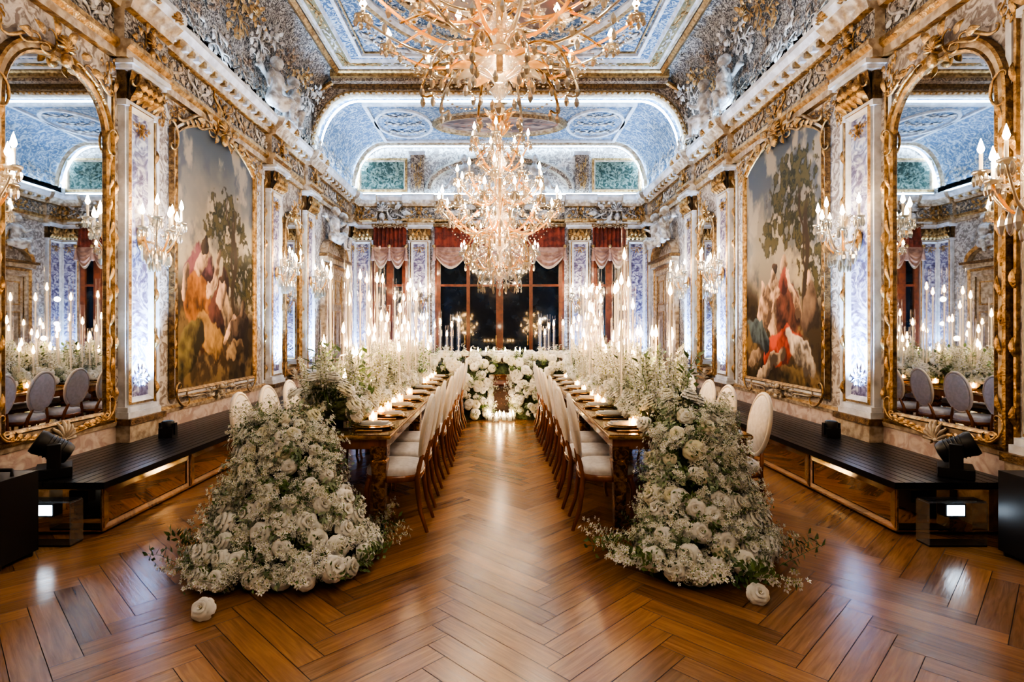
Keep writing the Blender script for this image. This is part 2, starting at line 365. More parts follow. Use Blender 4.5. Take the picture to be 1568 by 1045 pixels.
# ------------------------------------------------------------------ floor
def make_floor():
    import bmesh
    w=.13; n=6; L=n*w; g=.0016; V=[];F=[];UV=[]
    c45=math.sqrt(.5)
    for k in range(-160,160):
        for j in range(-14,15):
            for t in(0,1):
                x0,y0=k*w+2*L*j,k*w
                if t==0: r=(x0,x0+L,y0,y0+w)
                else: r=(x0+L,x0+L+w,y0+w-L,y0+w)
                cx,cy=(r[0]+r[1])/2,(r[2]+r[3])/2
                X=(cx-cy)*c45+.3; Y=(cx+cy)*c45+5
                if abs(X)>W+.6 or Y<YB-.6 or Y>YF+.6: continue
                q=[(r[0]+g,r[2]+g),(r[1]-g,r[2]+g),(r[1]-g,r[3]-g),(r[0]+g,r[3]-g)]
                o=rnd.uniform(0,50); b=len(V)
                for (a,d) in q:
                    V.append(((a-d)*c45+.3,(a+d)*c45+5,0))
                    UV.append(((a-r[0])+o,(d-r[2])+o) if t==0 else ((d-r[2])+o,(a-r[0])+o))
                F.append((b,b+1,b+2,b+3))
    me=bpy.data.meshes.new('floor'); me.from_pydata(V,[],F); uv=me.uv_layers.new(name='UVMap')
    for l in me.loops: uv.data[l.index].uv=UV[l.vertex_index]
    bm=bmesh.new(); bm.from_mesh(me)
    for co,no in(((W,0,0),(1,0,0)),((-W,0,0),(-1,0,0)),((0,YF,0),(0,1,0)),((0,YB,0),(0,-1,0))):
        bmesh.ops.bisect_plane(bm,geom=bm.verts[:]+bm.edges[:]+bm.faces[:],plane_co=co,plane_no=no,clear_outer=True)
    vs=[bm.verts.new(p) for p in((-W,YB,-.004),(W,YB,-.004),(W,YF,-.004),(-W,YF,-.004))]
    f=bm.faces.new(vs); f.material_index=1
    bm.to_mesh(me); bm.free()
    m,nt,out=newmat('oak_herringbone'); b=nt.nodes.new('ShaderNodeBsdfPrincipled'); nt.links.new(b.outputs[0],out.inputs[0])
    u=nt.nodes.new('ShaderNodeUVMap'); mp=nt.nodes.new('ShaderNodeMapping'); mp.inputs['Scale'].default_value=(1.2,16,1)
    nt.links.new(u.outputs[0],mp.inputs[0]); nz=nt.nodes.new('ShaderNodeTexNoise'); nz.inputs['Scale'].default_value=3; nz.inputs['Detail'].default_value=8; nz.inputs['Distortion'].default_value=.9
    nt.links.new(mp.outputs[0],nz.inputs['Vector'])
    ge=nt.nodes.new('ShaderNodeNewGeometry')
    r=nt.nodes.new('ShaderNodeValToRGB'); r.color_ramp.elements[0].color=(.075,.031,.011,1); r.color_ramp.elements[1].color=(.36,.185,.072,1)
    r.color_ramp.elements[0].position=.12; r.color_ramp.elements[1].position=.9
    ma=nt.nodes.new('ShaderNodeMath'); ma.operation='MULTIPLY_ADD'; ma.inputs[1].default_value=.38
    nt.links.new(ge.outputs['Random Per Island'],ma.inputs[0])
    m2=nt.nodes.new('ShaderNodeMath'); m2.operation='MULTIPLY'; m2.inputs[1].default_value=.70; nt.links.new(nz.outputs['Fac'],m2.inputs[0]); nt.links.new(m2.outputs[0],ma.inputs[2])
    nt.links.new(ma.outputs[0],r.inputs[0]); nt.links.new(r.outputs[0],b.inputs['Base Color'])
    rr=nt.nodes.new('ShaderNodeMath'); rr.operation='MULTIPLY_ADD'; rr.inputs[1].default_value=.16; rr.inputs[2].default_value=.15
    nt.links.new(nz.outputs['Fac'],rr.inputs[0]); nt.links.new(rr.outputs[0],b.inputs['Roughness'])
    b.inputs['Specular IOR Level'].default_value=.38
    n2=nt.nodes.new('ShaderNodeTexNoise'); n2.inputs['Scale'].default_value=6; tc=nt.nodes.new('ShaderNodeTexCoord'); nt.links.new(tc.outputs['Object'],n2.inputs['Vector'])
    ad=nt.nodes.new('ShaderNodeMath'); ad.operation='MULTIPLY_ADD'; ad.inputs[1].default_value=1.2; nt.links.new(n2.outputs['Fac'],ad.inputs[0]); nt.links.new(nz.outputs['Fac'],ad.inputs[2])
    bp=nt.nodes.new('ShaderNodeBump'); bp.inputs['Strength'].default_value=.08; bp.inputs['Distance'].default_value=.01; nt.links.new(ad.outputs[0],bp.inputs['Height']); nt.links.new(bp.outputs[0],b.inputs['Normal'])
    me.materials.append(m); me.materials.append(pm('floor_joint',(.015,.006,.003),.6)); obj('floor',me)
make_floor()
# ------------------------------------------------------------------ walls
ZC=6.6; ZC2=6.25; YR=11.4
for s,nm in(('L','wall_left'),('R','wall_right')):
    b=MB(); sg=-1 if s=='L' else 1
    b.bb(sg*W,sg*(W+.15),YB,YF,0,6.9,wallm)
    b.bb(sg*(W-.012),sg*W,YB,YF,.3,.62,dado)
    b.build(nm)
b=MB(); b.bb(-W-.15,W+.15,YF,YF+.15,0,6.9,wallm); b.build('wall_far')
b=MB(); b.bb(-W-.15,W+.15,YB-.15,YB,0,6.9,wallm); b.build('wall_near')
b=MB()
def cove_pts(a,zb,zt,n=12):
    P=[(W,4.9),(W,zb)]
    for i in range(1,n+1):
        t=pi/2*i/n; P.append((W-a*(1-math.cos(t)),zb+(zt-zb)*math.sin(t)))
    return P
CV1=cove_pts(.5,5.2,ZC); CV2=cove_pts(.85,5.15,ZC2)
for sg in(-1,1):
    for (cv,y0,y1,m) in((CV1,YB,YR,greyst),(CV2,YR,YF,bluepl)):
        b.grid([[(sg*x,y0,z),(sg*x,y1,z)] for x,z in cv],m)
b.bb(-3.3,3.3,YB,YR,ZC,ZC+.1,blue); b.bb(-3.0,3.0,YR,YF,ZC2,ZC2+.1,bluepl)
b.bb(-W,W,YB,YF,6.88,6.95,blue)
b.build('ceiling')
# ceiling mouldings
b=MB()
CM=lambda x,y,z:Matrix(((1,0,0,x),(0,-1,0,y),(0,0,-1,z),(0,0,0,1)))
def cframe(b,x,y,z,path,prof,mats): b.sweep(path,prof,mats,CM(x,y,z))
yc=(YR-.25+YB+1)/2; hh=(YR-.25-YB-1)
def crect(w,h): return [(-w/2,-h/2),(w/2,-h/2),(w/2,h/2),(-w/2,h/2)]
ochre=pm('ochre_band',(.24,.19,.09),.6,0,(.14,.115,.06),8,3,bump=.2)
cframe(b,0,yc,ZC,crect(6.5,hh+.1),[(-.0,0),(-.0,.06),(-.06,.10),(-.12,.05),(-.12,0)],[gold])
cframe(b,0,yc,ZC,crect(6.1,hh-.35),[(.06,0),(.06,.05),(0,.07),(-.03,.03),(-.20,.03),(-.23,.06),(-.26,.0)],[cream,cream,stone,ochre,stone,stone])
cframe(b,0,yc,ZC,crect(5.2,hh-1.2),[(0,0),(0,.06),(-.06,.06),(-.06,0)],[stone])
cframe(b,0,yc,ZC,crect(5.0,hh-1.4),[(0,0),(0,.03),(-.03,.03),(-.03,0)],[gold])
cframe(b,0,7.2,ZC,oval(2.35,3.3),[(.10,0),(.10,.05),(.05,.10),(-.03,.10),(-.07,.04),(-.07,0)],[stone,stone,gold,stone,stone])
cframe(b,0,7.2,ZC,oval(1.9,2.6),[(.05,0),(.05,.05),(-.05,.05),(-.05,0)],[gold])
for sx in(-1,1):
    b.stamp(RI,CM(sx*2.0,10.15,ZC-.01)@Rz(sx*.6)@Sc(1.3,1.5,1.4),SWP); b.stamp(BLW,CM(sx*2.15,9.8,ZC)@Sc(.6,.7,.5))
for k in range(24):
    a=2*pi*k/24+.1; b.stamp(RI,CM(2.12*math.cos(a),7.2-2.95*math.sin(a),ZC-.01)@Rz(a+pi/2)@Sc(.55,.6,.8),SWP if k%2 else SWC)
for k in range(13):
    for sg in(-1,1):
        b.stamp(RI,CM(sg*2.93,.6+k*.85,ZC-.03)@Rz(pi/2)@Sc(.8,.5,.6),SWP if k%2 else None)
for i,x in enumerate(np.arange(-2.6,2.7,.65)): b.stamp(RI,CM(x,YR-.55,ZC-.03)@Sc(.6,.5,.6),SWP if i%2 else None)
for y0,y1,z,m in((YR-.28,YR-.2,.14,gold),(YR-.2,YR-.06,.2,browny),(YR-.06,YR,.28,golddk)):
    b.bb(-3.32,3.32,y0,y1,ZC-z,ZC,m)
cframe(b,0,13.1,ZC2,oval(1.42,.62),[(.14,0),(.14,.05),(.05,.1),(-.03,.08),(-.08,0)],[cream,golddk,gold,cream])
cframe(b,0,13.1,ZC2,crect(5.7,2.3),[(.04,0),(.04,.05),(-.04,.05),(-.04,0)],[stone])
for sg in(-1,1):
    cframe(b,sg*2.2,13.1,ZC2,oval(.62,.85),[(.04,0),(.04,.05),(-.03,.05),(-.03,0)],[stone])
    for dy in(-.5,0,.5): b.stamp(RI,CM(sg*2.2,13.1+dy,ZC2-.01)@Sc(.9,1.1,1),SWP)
b.build('trim_1')
def oval_canvas(name,x,y,z,rx,ry):
    b=MB(); r=np.linspace(0.001,1,30); t=np.linspace(0,2*pi,72,endpoint=False)
    R,Tt=np.meshgrid(r,t,indexing='ij'); P=np.stack([R*np.cos(Tt)*rx,R*np.sin(Tt)*ry,np.full_like(R,.02)],-1)
    b.grid(P,paint,CM(x,y,z),wv=True); me=b.mesh(name); addcolor(me,oval_paint(R*np.cos(Tt),R*np.sin(Tt)).reshape(-1,3)); return obj(name,me)
oval_canvas('ceiling_painting',0,13.1,ZC2,1.36,.56); oval_canvas('ceiling_painting',0,7.2,ZC,1.85,2.55)
# transverse rib
YM=lambda y:Matrix(((1,0,0,0),(0,0,-1,y),(0,1,0,0),(0,0,0,1)))
def rib(y,cv,inset,m_face):
    b=MB(); R=[(x-inset,z-inset*(1 if i>2 else 0)) for i,(x,z) in enumerate(cv)]
    path=[(x,z) for x,z in R]+[(-x,z) for x,z in reversed(R)]
    b.sweep(path,[(.0,-.16),(.0,.0),(.04,.04),(.07,.04),(.10,.02),(.30,.02),(.33,.05),(.38,.05),(.40,0),(.60,0)],[cream,cream,gold,cream,m_face,gold,gold,cream,bluepl],YM(y),closed=False)
    P=np.array(path); d=np.concatenate([[0],np.cumsum(np.linalg.norm(np.diff(P,axis=0),axis=1))]); 
    for q in np.arange(.05,d[-1],.11):
        x=np.interp(q,d,P[:,0]); z=np.interp(q,d,P[:,1]); b.ell((x,y-.03,z+.03),(.03,.03,.03),gold,6,4)
    return b,path
b,pth=rib(YR,cove_pts(.8,5.15,ZC2),.05,browny)
b.build('trim_2')
b=MB(); P=[(x*.985,z-.03) for x,z in pth[1:-1]]
b.sweep(P,[(0,.0),(0,-.10)],led,YM(YR+.18),closed=False)
b.sweep(P,[(0,.0),(0,-.08)],led,YM(YF-.12),closed=False)
b.sweep(P,[(.05,.0),(-.01,.02),(-.01,.06),(.05,.09)],[cream,gold,cream],YM(YF-.21),closed=False)
b.build('cove_led_strip')
# ------------------------------------------------------------------ entablature
PROF=[(0,4.14),(.07,4.14),(.07,4.22),(.11,4.26),(.11,4.31),(.05,4.32),(.05,4.60),(.11,4.62),(.13,4.68),(.22,4.76),(.26,4.84),(.26,4.90),(0,4.92)]
PM=[gold,cream,gold,gold,cream,greyst,gold,cream,cream,stone,stone,stone]
def extr(b,M,a0,a1,k=0,prof=PROF,mats=PM):
    for i in range(len(prof)-1):
        (h0,z0),(h1,z1)=prof[i],prof[i+1]
        h0+=k*(h0>0);h1+=k*(h1>0)
        b.add([(a0,z0,h0),(a1,z0,h0),(a1,z1,h1),(a0,z1,h1)],[(0,1,2,3)],mats[i%len(mats)],M,False)
    pts=[(h+k*(h>0),z) for h,z in prof]
    for a in(a0,a1): b.add([(a,z,h) for h,z in pts],[tuple(range(len(pts)))],mats[0] if len(mats)<3 else mats[1],M,False)
PIL=[3.8,5.85,9.4,11.1,14.3]; PILN=[-1.6,1.6]
LEDb=MB()
for s in'LR':
    b=MB(); M=wm(s); sg=1 if s=='L' else -1
    extr(b,M,*(sorted((sg*YB,sg*YF))))
    for p in PILN+PIL: extr(b,M,sg*p-.36,sg*p+.36,.10)
    for y in np.arange(3,14.5,.13): b.box((sg*y,4.71,.165),(.06,.06,.08),[stone,gold][int(y*7.7)%2],M)
    for i,y in enumerate(np.arange(3.3,14.2,.62)):
        b.stamp(RI,wm(s,y,4.46,.055)@Sc(.55,.9,.8),[SWP,None,SWC][i%3])
    for i,y in enumerate(np.arange(2.5,11.2,.72)):
        b.stamp([BLB,BLW,BLB][i%3],wm(s,y,5.25,.02)@Sc(.75,.6,.5))
        b.stamp([BLB,BLG,BLW][i%3],wm(s,y+.3,5.85,.14)@Rx(.3)@Sc(.8,.6,.5))
        b.stamp(CR,wm(s,y,6.1,.2)@Rx(.5)@Sc(.7,.6,.8),[SWP,SWB,None][i%3])
    for i,y in enumerate(np.arange(11.9,14.4,.62)):
        b.stamp(BLW,wm(s,y,5.3,.05)@Sc(.6,.4,.3))
    for y in(5.45,4.2,6.28,8.86,10.65,11.62): 
        b.stamp(BLG,wm(s,y,3.93,.02)@Sc(.2,.4,.4),None)
    for y in(6.6,8.55):
        b.stamp(BLG,wm(s,y,4.0,.02)@Sc(.4,.26,.4)); 
    for p in PIL[:4]:
        for e in(-.33,.33):
            b.box((sg*(p+e),2.3,.015),(.022,3.2,.03),gold,M); b.box((sg*(p+e*1.18),2.3,.012),(.05,3.3,.025),stone,M)
            for k in range(7): b.stamp(LF,wm(s,p+e,.8+k*.5,.03)@Sc(.09,.14,.15))
        for e in(-.2,.2): b.stamp(SH,wm(s,p+e,4.78,.30)@Sc(.10,.12,.3)); 
        b.stamp(CR,wm(s,p,5.0,.22)@Sc(.6,.8,.9),SWP)
    b.build('trim_3' if s=='L' else 'trim_4')
    b=MB(); extr(b,M,*(sorted((sg*YB,sg*YF))),0,[(0,.55),(.03,.56),(.04,.6),(.02,.63),(0,.64)],[gold,cream])
    extr(b,M,*(sorted((sg*YB,sg*YF))),0,[(0,0),(.03,0),(.03,.18),(.015,.2),(0,.2)],[cream])
    b.build('baseboard_left' if s=='L' else 'baseboard_right')
    LEDb.box((sg*7.2,4.945,.16),(14.2,.02,.05),led2,M)
b=MB(); M=wm('F'); extr(b,M,-W,W)
for x in(-3.5,-2.05,2.05,3.5): extr(b,M,x-.4,x+.4,.12)
for x in np.arange(-3.6,3.7,.13): b.box((x,4.71,.165),(.06,.06,.08),stone,M)
for i,x in enumerate(np.arange(-3.4,3.5,.55)): b.stamp(RI,wm('F',x,4.46,.055)@Sc(.5,.9,.8),SWP)
for x,w in((-3.0,1.15),(3.0,1.15)):
    P=[(-w/2,0),(w/2,0),(w/2,.75),(-w/2,.75)]
    b.sweep(P,[(.06,0),(.06,.05),(0,.06),(-.03,.02)],[cream,gold],wm('F',x,5.08,.0))
    b.poly(P,.02,tapes,wm('F',x,5.08,0)); b.stamp(RI,wm('F',x,5.45,.02)@Sc(.9,1.3,.5),{'gilded_plaster':tapes})
for x in(-2.1,2.1):
    b.box((x,5.5,.06),(.34,1.1,.12),browny,M); b.stamp(BLG,wm('F',x,5.45,.12)@Sc(.26,.8,.4)); b.box((x,5.99,.09),(.42,.08,.18),stone,M)
b.sweep([(1.75*math.cos(t),.75*math.sin(t)) for t in np.linspace(0,pi,25)],[(.0,0),(.0,.2),(.08,.24),(.14,.2),(.14,0)],[cream,browny,cream],wm('F',0,5.05,0),closed=False)
b.stamp(CR,wm('F',0,5.5,.1)@Sc(1.3),SWC)
b.stamp(BLW,wm('F',-.8,5.3,.05)@Sc(.6,.5,.5)); b.stamp(BLW,wm('F',.8,5.3,.05)@Sc(.6,.5,.5))
for x,sc in((-2.98,1),(2.98,1),(0,1.9)):
    b.stamp(CR,wm('F',x,4.5,.14)@Sc(1.15*sc,1.2,1.5),SWP)
    b.box((x,4.22,.1),(1.0*sc,.08,.2),stone,M)
    for sg2 in(-1,1): b.stamp(CS,wm('F',x+sg2*.33*sc,4.36,.15)@Sc(sg2,1,1)@Rz(-.5)@Sc(.5),SWP)
b.build('trim_5')
LEDb.box((0,4.945,.16),(2*W-.5,.02,.05),led2,wm('F'))
LEDb.build('cornice_led_strip')
# ------------------------------------------------------------------ pilasters
def pilaster_mesh(w=.46):
    b=MB()
    b.bb(-w/2-.04,w/2+.04,0,.39,0,.14,cream)
    b.bb(-w/2-.05,w/2+.05,.39,.56,0,.15,cream); b.bb(-w/2-.07,w/2+.07,.56,.62,0,.17,golddk)
    b.bb(-w/2-.04,w/2+.04,.62,.68,0,.13,stone); b.bb(-w/2-.02,w/2+.02,.68,.73,0,.11,stone)
    b.bb(-w/2,w/2,.73,3.78,0,.07,stone)
    M=Tr(0,.82,.07)
    iw=w-.2; b.sweep(rect(iw,2.86),[(.075,0),(.075,.02),(.05,.035),(.02,.02),(-.005,.0)],[stone,gold,stone,stone],M)
    b.poly(rect(iw,2.86),.004,marble,M)
    b.stamp(CR,Tr(0,1.0,.08)@Sc(.22,.35,.4),{'gilded_plaster':stone}); b.stamp(CR,Tr(0,3.55,.08)@Rz(pi)@Sc(.22,.3,.4))
    b.grid([[(-w/2*.9,3.78,.08),(w/2*.9,3.78,.08)],[(-w/2*.92,3.95,.10),(w/2*.92,3.95,.10)],[(-w/2*1.1,4.06,.15),(w/2*1.1,4.06,.15)]],golddk)
    for k in range(5): b.stamp(LF,Tr(-w/2+.05+k*(w-.1)/4,3.78,.09)@Rx(.25)@Sc(.15,.17,.35))
    for k in range(4): b.stamp(LF,Tr(-w/2+.1+k*(w-.2)/3,3.86,.10)@Rx(.3)@Sc(.15,.18,.35))
    for s in(-1,1):
        b.stamp(CS,Tr(s*w*.42,4.0,.15)@Sc(s,1,1)@Rz(-1.2)@Sc(.2,.2,.5))
        b.bb(s*w*.5-.02,s*w*.5+.02,3.78,4.06,0,.08,golddk)
    b.stamp(SH,Tr(0,3.98,.15)@Sc(.07,.09,.15))
    b.bb(-w/2-.06,w/2+.06,4.06,4.10,0,.18,stone); b.bb(-w/2-.09,w/2+.09,4.10,4.15,0,.21,stone)
    b.bb(-w/2-.02,w/2+.02,3.72,3.78,0,.095,stone)
    b.stamp(CR,Tr(0,4.42,.16)@Sc(.45,.7,.8)); 
    return b.mesh('marble_pilaster')
PMESH=pilaster_mesh()
for s in'LR':
    for p in PIL+[1.6]:
        obj('marble_pilaster',PMESH,wm(s,p,0,0))
for x in(-3.5,-2.05,2.05,3.5): obj('marble_pilaster',PMESH,wm('F',x,0,0)@Sc(1.15,1,1))
# ------------------------------------------------------------------ mirrors
def mirror_mesh(w,h,rise):
    b=MB(); P=arch(w,h,rise,20,.8)
    b.poly(P,.02,mirror)
    b.sweep(P,[(-.005,.02),(.0,.04),(.02,.055),(.035,.04),(.075,.03),(.09,.06),(.11,.05),(.12,0)],[golddk,gold,golddk,cream,gold,gold,golddk])
    b.stamp(CR,Tr(0,h+.10,.05)@Sc(w*.65,.7,.8)); 
    b.stamp(SH,Tr(0,-.16,.03)@Sc(.17,.17,.2),SWC)
    for s in(-1,1):
        F=Sc(s,1,1)
        b.stamp(SS,F@Tr(w*.3,-.09,.04)@Rz(.15)@Sc(w*.5,.3,.4)); b.stamp(CS,F@Tr(w*.52,.02,.05)@Rz(1.0)@Sc(.24))
        b.stamp(CS,F@Tr(w*.54,h-rise+.02,.05)@Rz(-1.6)@Sc(.25)); b.stamp(SS,F@Tr(w*.40,h+.03,.05)@Rz(-.6)@Sc(.36))
        for k in range(int((h-rise)/.22)): b.stamp(LF,F@Tr(w/2+.055,.15+k*.22,.035)@Rz(.15*(-1)**k)@Sc(.07,.15,.12))
        for k in range(6): b.stamp(LF,F@Tr(w*(.08+.07*k),-.12+.02*k,.04)@Rz(-1.2-.2*k)@Sc(.10))
    return b.mesh('gilded_wall_mirror')
MM=mirror_mesh(1.10,3.05,.5); MM2=mirror_mesh(.62,2.7,.35)
for s in'LR':
    obj('gilded_wall_mirror',MM,wm(s,4.83,.72,.012)); obj('gilded_wall_mirror',MM2,wm(s,10.25,.8,.012)); obj('gilded_wall_mirror',MM,wm(s,2.7,.72,.012))
# ------------------------------------------------------------------ paintings
def painting_mesh(kind,seed):
    w,h,rise=2.02,3.28,.32; b=MB()
    hf=lambda u:h-rise+rise*(1-abs(u)**2.2)**.9 if abs(u)<1 else h-rise
    P,col=canvas(hf,260,420,scene_paint(kind,seed),w,.035); b.grid(P,paint)
    us=np.linspace(1,-1,25); path=[(-w/2,0),(w/2,0)]+[(u*w/2,hf(u)) for u in us]
    b.sweep(path,[(-.01,.03),(.0,.05),(.025,.065),(.04,.04),(.07,.04),(.085,.06),(.10,.0)],[gold,gold,golddk,stone,gold,golddk])
    b.stamp(CR,Tr(0,h+.04,.06)@Sc(1.0,.9,1.0)); b.stamp(CR,Tr(0,-.1,.04)@Rz(pi)@Sc(.6,.4,.6),SWC)
    for s in(-1,1):
        F=Sc(s,1,1)
        b.stamp(SS,F@Tr(w*.4,h-rise+.26,.06)@Rz(-.55)@Sc(.5)); b.stamp(CS,F@Tr(w*.5+.08,h-rise-.05,.05)@Rz(-1.6)@Sc(.32))
        b.stamp(CS,F@Tr(w*.47,-.08,.05)@Rz(.9)@Sc(.34)); b.stamp(SS,F@Tr(w*.3,-.1,.04)@Sc(.45,.3,.4),SWC)
        for k in range(12): b.stamp(LF,F@Tr(w/2+.055,.25+k*.22,.04)@Sc(.06,.13,.10))
        for k in range(7): b.stamp(LF,F@Tr(w*(.06+.055*k),h+.03-.03*k,.055)@Rz(-1.1)@Sc(.12))
    me=b.mesh('framed_oil_painting'); addcolor(me,col.reshape(-1,3)); return me
obj('framed_oil_painting',painting_mesh('A',3),wm('L',7.57,.80,.012))
obj('framed_oil_painting',painting_mesh('B',21),wm('R',7.57,.80,.012))
# ------------------------------------------------------------------ figures (stucco)
def figure_mesh():
    b=MB(); m=plaster
    def limb(P,r): 
        b.tube(P,r,10,m)
        for p,q in zip(P,r): b.ell(p,(q,q,q),m,10,8)
    limb([(0,0,.10),(0,-.02,.25),(.01,-.03,.40),(.02,-.02,.50)],[.13,.11,.125,.07])
    limb([(.02,-.02,.5),(.03,-.03,.57)],[.045,.042]); b.ell((.04,-.05,.66),(.078,.09,.10),m,12,10); b.ell((.04,-.135,.65),(.014,.02,.016),m); b.ell((.04,-.01,.69),(.088,.09,.09),m,12,8)
    limb([(.12,-.02,.47),(.24,-.08,.36),(.33,-.16,.42)],[.055,.043,.03]); b.ell((.36,-.18,.44),(.03,.035,.018),m)
    limb([(-.10,-.01,.47),(-.22,.0,.36),(-.30,-.04,.22)],[.055,.043,.03]); b.ell((-.32,-.05,.18),(.03,.02,.035),m)
    limb([(.06,-.04,.10),(.30,-.14,.18),(.42,-.12,-.02)],[.09,.062,.035]); limb([(.42,-.12,-.03),(.49,-.17,-.05)],[.032,.022])
    limb([(-.05,-.05,.08),(.16,-.22,.10),(.22,-.20,-.14)],[.09,.062,.035]); limb([(.22,-.2,-.15),(.27,-.26,-.17)],[.032,.022])
    limb([(-.12,.0,.05),(.1,-.1,.02),(.3,-.08,.06),(.38,-.05,-.02)],[.09,.10,.06,.04])
    for s in(-1,1): limb([(s*.05,.08,.40),(s*.18,.14,.55),(s*.28,.16,.50)],[.03,.05,.02])
    o=b.build('fig_tmp'); r=o.modifiers.new('r','REMESH'); r.mode='VOXEL'; r.voxel_size=.012; s=o.modifiers.new('s','SMOOTH'); s.iterations=2
    dg=bpy.context.evaluated_depsgraph_get(); me=bpy.data.meshes.new_from_object(o.evaluated_get(dg)); me.name='stucco_cherub'
    if not me.materials: me.materials.append(plaster)
    me.polygons.foreach_set('use_smooth',[True]*len(me.polygons)); bpy.data.objects.remove(o); return me
FM=figure_mesh()
def fig(x,y,z,rot,sc,mir=1): obj('stucco_cherub',FM,Tr(x,y,z)@Rz(rot)@Sc(sc*mir,sc,sc))
for sg in(-1,1):
    r=pi/2 if sg<0 else -pi/2
    for y,mr in((8.9,1),(9.7,-1)): fig(sg*(W-.24),y,5.02,r,1.0,mr)
    for y,mr in((12.25,1),(12.95,-1)): fig(sg*(W-.2),y,3.42,r,.95,mr)
fig(-.85,YF-.24,5.08,0,1.1,-1); fig(.85,YF-.24,5.08,0,1.1,1)
# ------------------------------------------------------------------ side doors
for i,s in enumerate('LR'):
    b=MB(); w,h=1.3,2.75
    b.sweep(rect(w,h),[(-.03,0),(-.03,.06),(.02,.09),(.1,.06),(.16,.09),(.18,0)],[gold,cream,cream,gold,cream])
    b.poly(rect(w,h),.015,black)  # black sheet stands in for the dark recess around the leaves
    for e in(-1,1):
        b.bb(e*.02,e*.6,.03,h-.03,.015,.045,cream)
        for z0,z1 in((.2,.9),(1.05,1.9),(2.05,2.6)): b.sweep([(e*.31-.2,z0),(e*.31+.2,z0),(e*.31+.2,z1),(e*.31-.2,z1)],[(0,.045),(0,.06),(-.03,.06),(-.03,.045)],gold)
    b.bb(-.85,.85,h+.17,h+.27,0,.16,cream); b.bb(-.9,.9,h+.27,h+.33,0,.22,golddk)
    b.sweep([(.75*math.cos(t),.35*math.sin(t)) for t in np.linspace(0,pi,17)],[(0,0),(0,.14),(.08,.16),(.08,0)],[cream,gold,cream],Tr(0,h+.33,0),closed=False)
    b.stamp(CR,Tr(0,h+.75,.12)@Sc(.8))
    b.build('door_%d'%(i+1),mw=wm(s,12.75,.0,.012)@Tr(0,.02,0))
# ------------------------------------------------------------------ far windows + valances
def window(name,x,w,h,nm):
    b=MB(); z0=.1
    b.poly(rect(w,h),.01,night)
    b.sweep(rect(w,h),[(-.09,0),(-.09,.07),(0,.09),(.05,.06),(.05,0)],[winwood])
    xs=np.linspace(-w/2,w/2,nm+1)[1:-1]
    for k,q in enumerate(xs): b.bb(q-(.09 if nm==2 or k==1 else .045),q+(.09 if nm==2 or k==1 else .045),.05,h-.05,.01,.07,winwood)
    b.bb(-w/2,w/2,.0,.5,.01,.06,winwood); b.bb(-w/2,w/2,h-.75,h-.69,.01,.06,winwood)
    for q in xs: b.bb(q-.1,q-.07,1.0,1.25,.07,.11,gold)
    b.build(name,mw=wm('F',x,z0,.012))
window('window_1',0,3.2,3.25,4); window('window_2',-2.80,.80,3.25,2); window('window_3',2.80,.80,3.25,2)
def valance(x,w,nsw):
    b=MB(); nx=nsw*24; U=np.linspace(0,1,nx+1)
    top=4.12; mid=3.58
    G=[]
    for v in np.linspace(0,1,9):
        G.append([((u-.5)*w,top+(mid-.06-top)*v,.17+.035*math.sin(u*nsw*2*pi*4)+.05*v) for u in U])
    b.grid(G,rust)
    G=[]
    for v in np.linspace(0,1,17):
        row=[]
        for u in U:
            f=(u*nsw)%1; sc=math.sin(pi*f); drop=.16+.34*sc
            row.append(((u-.5)*w,mid-v*drop-.02*abs(math.sin(v*pi*4))*sc,.25+.07*sc*math.sin(pi*v)+.022*math.sin(v*pi*9)*sc))
        G.append(row)
    b.grid(G,swagm)
    low=np.array(G[-1]); up=low.copy(); low2=low.copy(); low2[:,1]-=.05
    b.grid([up,low2],fringe)
    for k in range(nsw+1):
        q=(k/nsw-.5)*w; b.lathe([(.001,0),(.03,-.03),(.02,-.08),(.055,-.34),(.04,-.36),(0,-.37)],8,swagm,Tr(q,mid+.02,.27)@Rx(-pi/2))
        b.ell((q,mid+.02,.28),(.05,.05,.04),gold)
    b.bb(-w/2-.03,w/2+.03,top-.02,top+.06,0,.24,golddk)
    for k in range(nsw): b.stamp(CR,Tr(((k+.5)/nsw-.5)*w,top+.02,.24)@Sc(.35,.4,.5),SWC)
    b.build('window_valance',mw=wm('F',x,0,.0))
valance(0,3.3,4); valance(-2.78,.84,2); valance(2.78,.84,2)
# ------------------------------------------------------------------ benches
for s in(-1,1):
    b=MB(); x1=s*(W-.01); y0,y1=4.14,11.85
    b.bb(s*2.90,x1,y0+.02,y1,.02,.34,bmirror)
    n=12; ww=(W-.01-2.86)/n
    for k in range(n): b.bb(s*(2.86+k*ww+.004),s*(2.86+(k+1)*ww-.004),y0-.02,y1,.36,.39,black)
    b.bb(s*2.87,x1,y0-.01,y1,.34,.362,blackp)
    for y in np.arange(y0,y1,1.18):
        b.bb(s*2.895,s*2.903,y,y+.008,.03,.34,golddk)
        if y+1.1<y1:
            P=[(y+.03,.04),(y+1.16,.04),(y+1.16,.325),(y+.03,.325)]
            M=Matrix(((0,0,-s,s*2.897),(1,0,0,0),(0,1,0,0),(0,0,0,1)))
            b.sweep(P,[(0,0),(-.035,.006),(-.04,.006),(-.04,.002)],[bmirror2],M)
    b.bb(s*2.90,s*3.6,y0+.005,y0+.02,.03,.33,bmirror)
    b.build('mirrored_wall_bench')
def uplight_mesh():
    b=MB(); b.bb(-.07,.07,-.05,.05,.0,.1,blackp); b.lathe([(.055,.1),(.06,.16),(.05,.17)],14,blackp); b.lathe([(.05,.155),(.001,.156)],14,ledspot)
    b.bb(-.085,-.07,-.02,.02,.03,.15,blackp); b.bb(.07,.085,-.02,.02,.03,.15,blackp); return b.mesh('uplight_fixture')
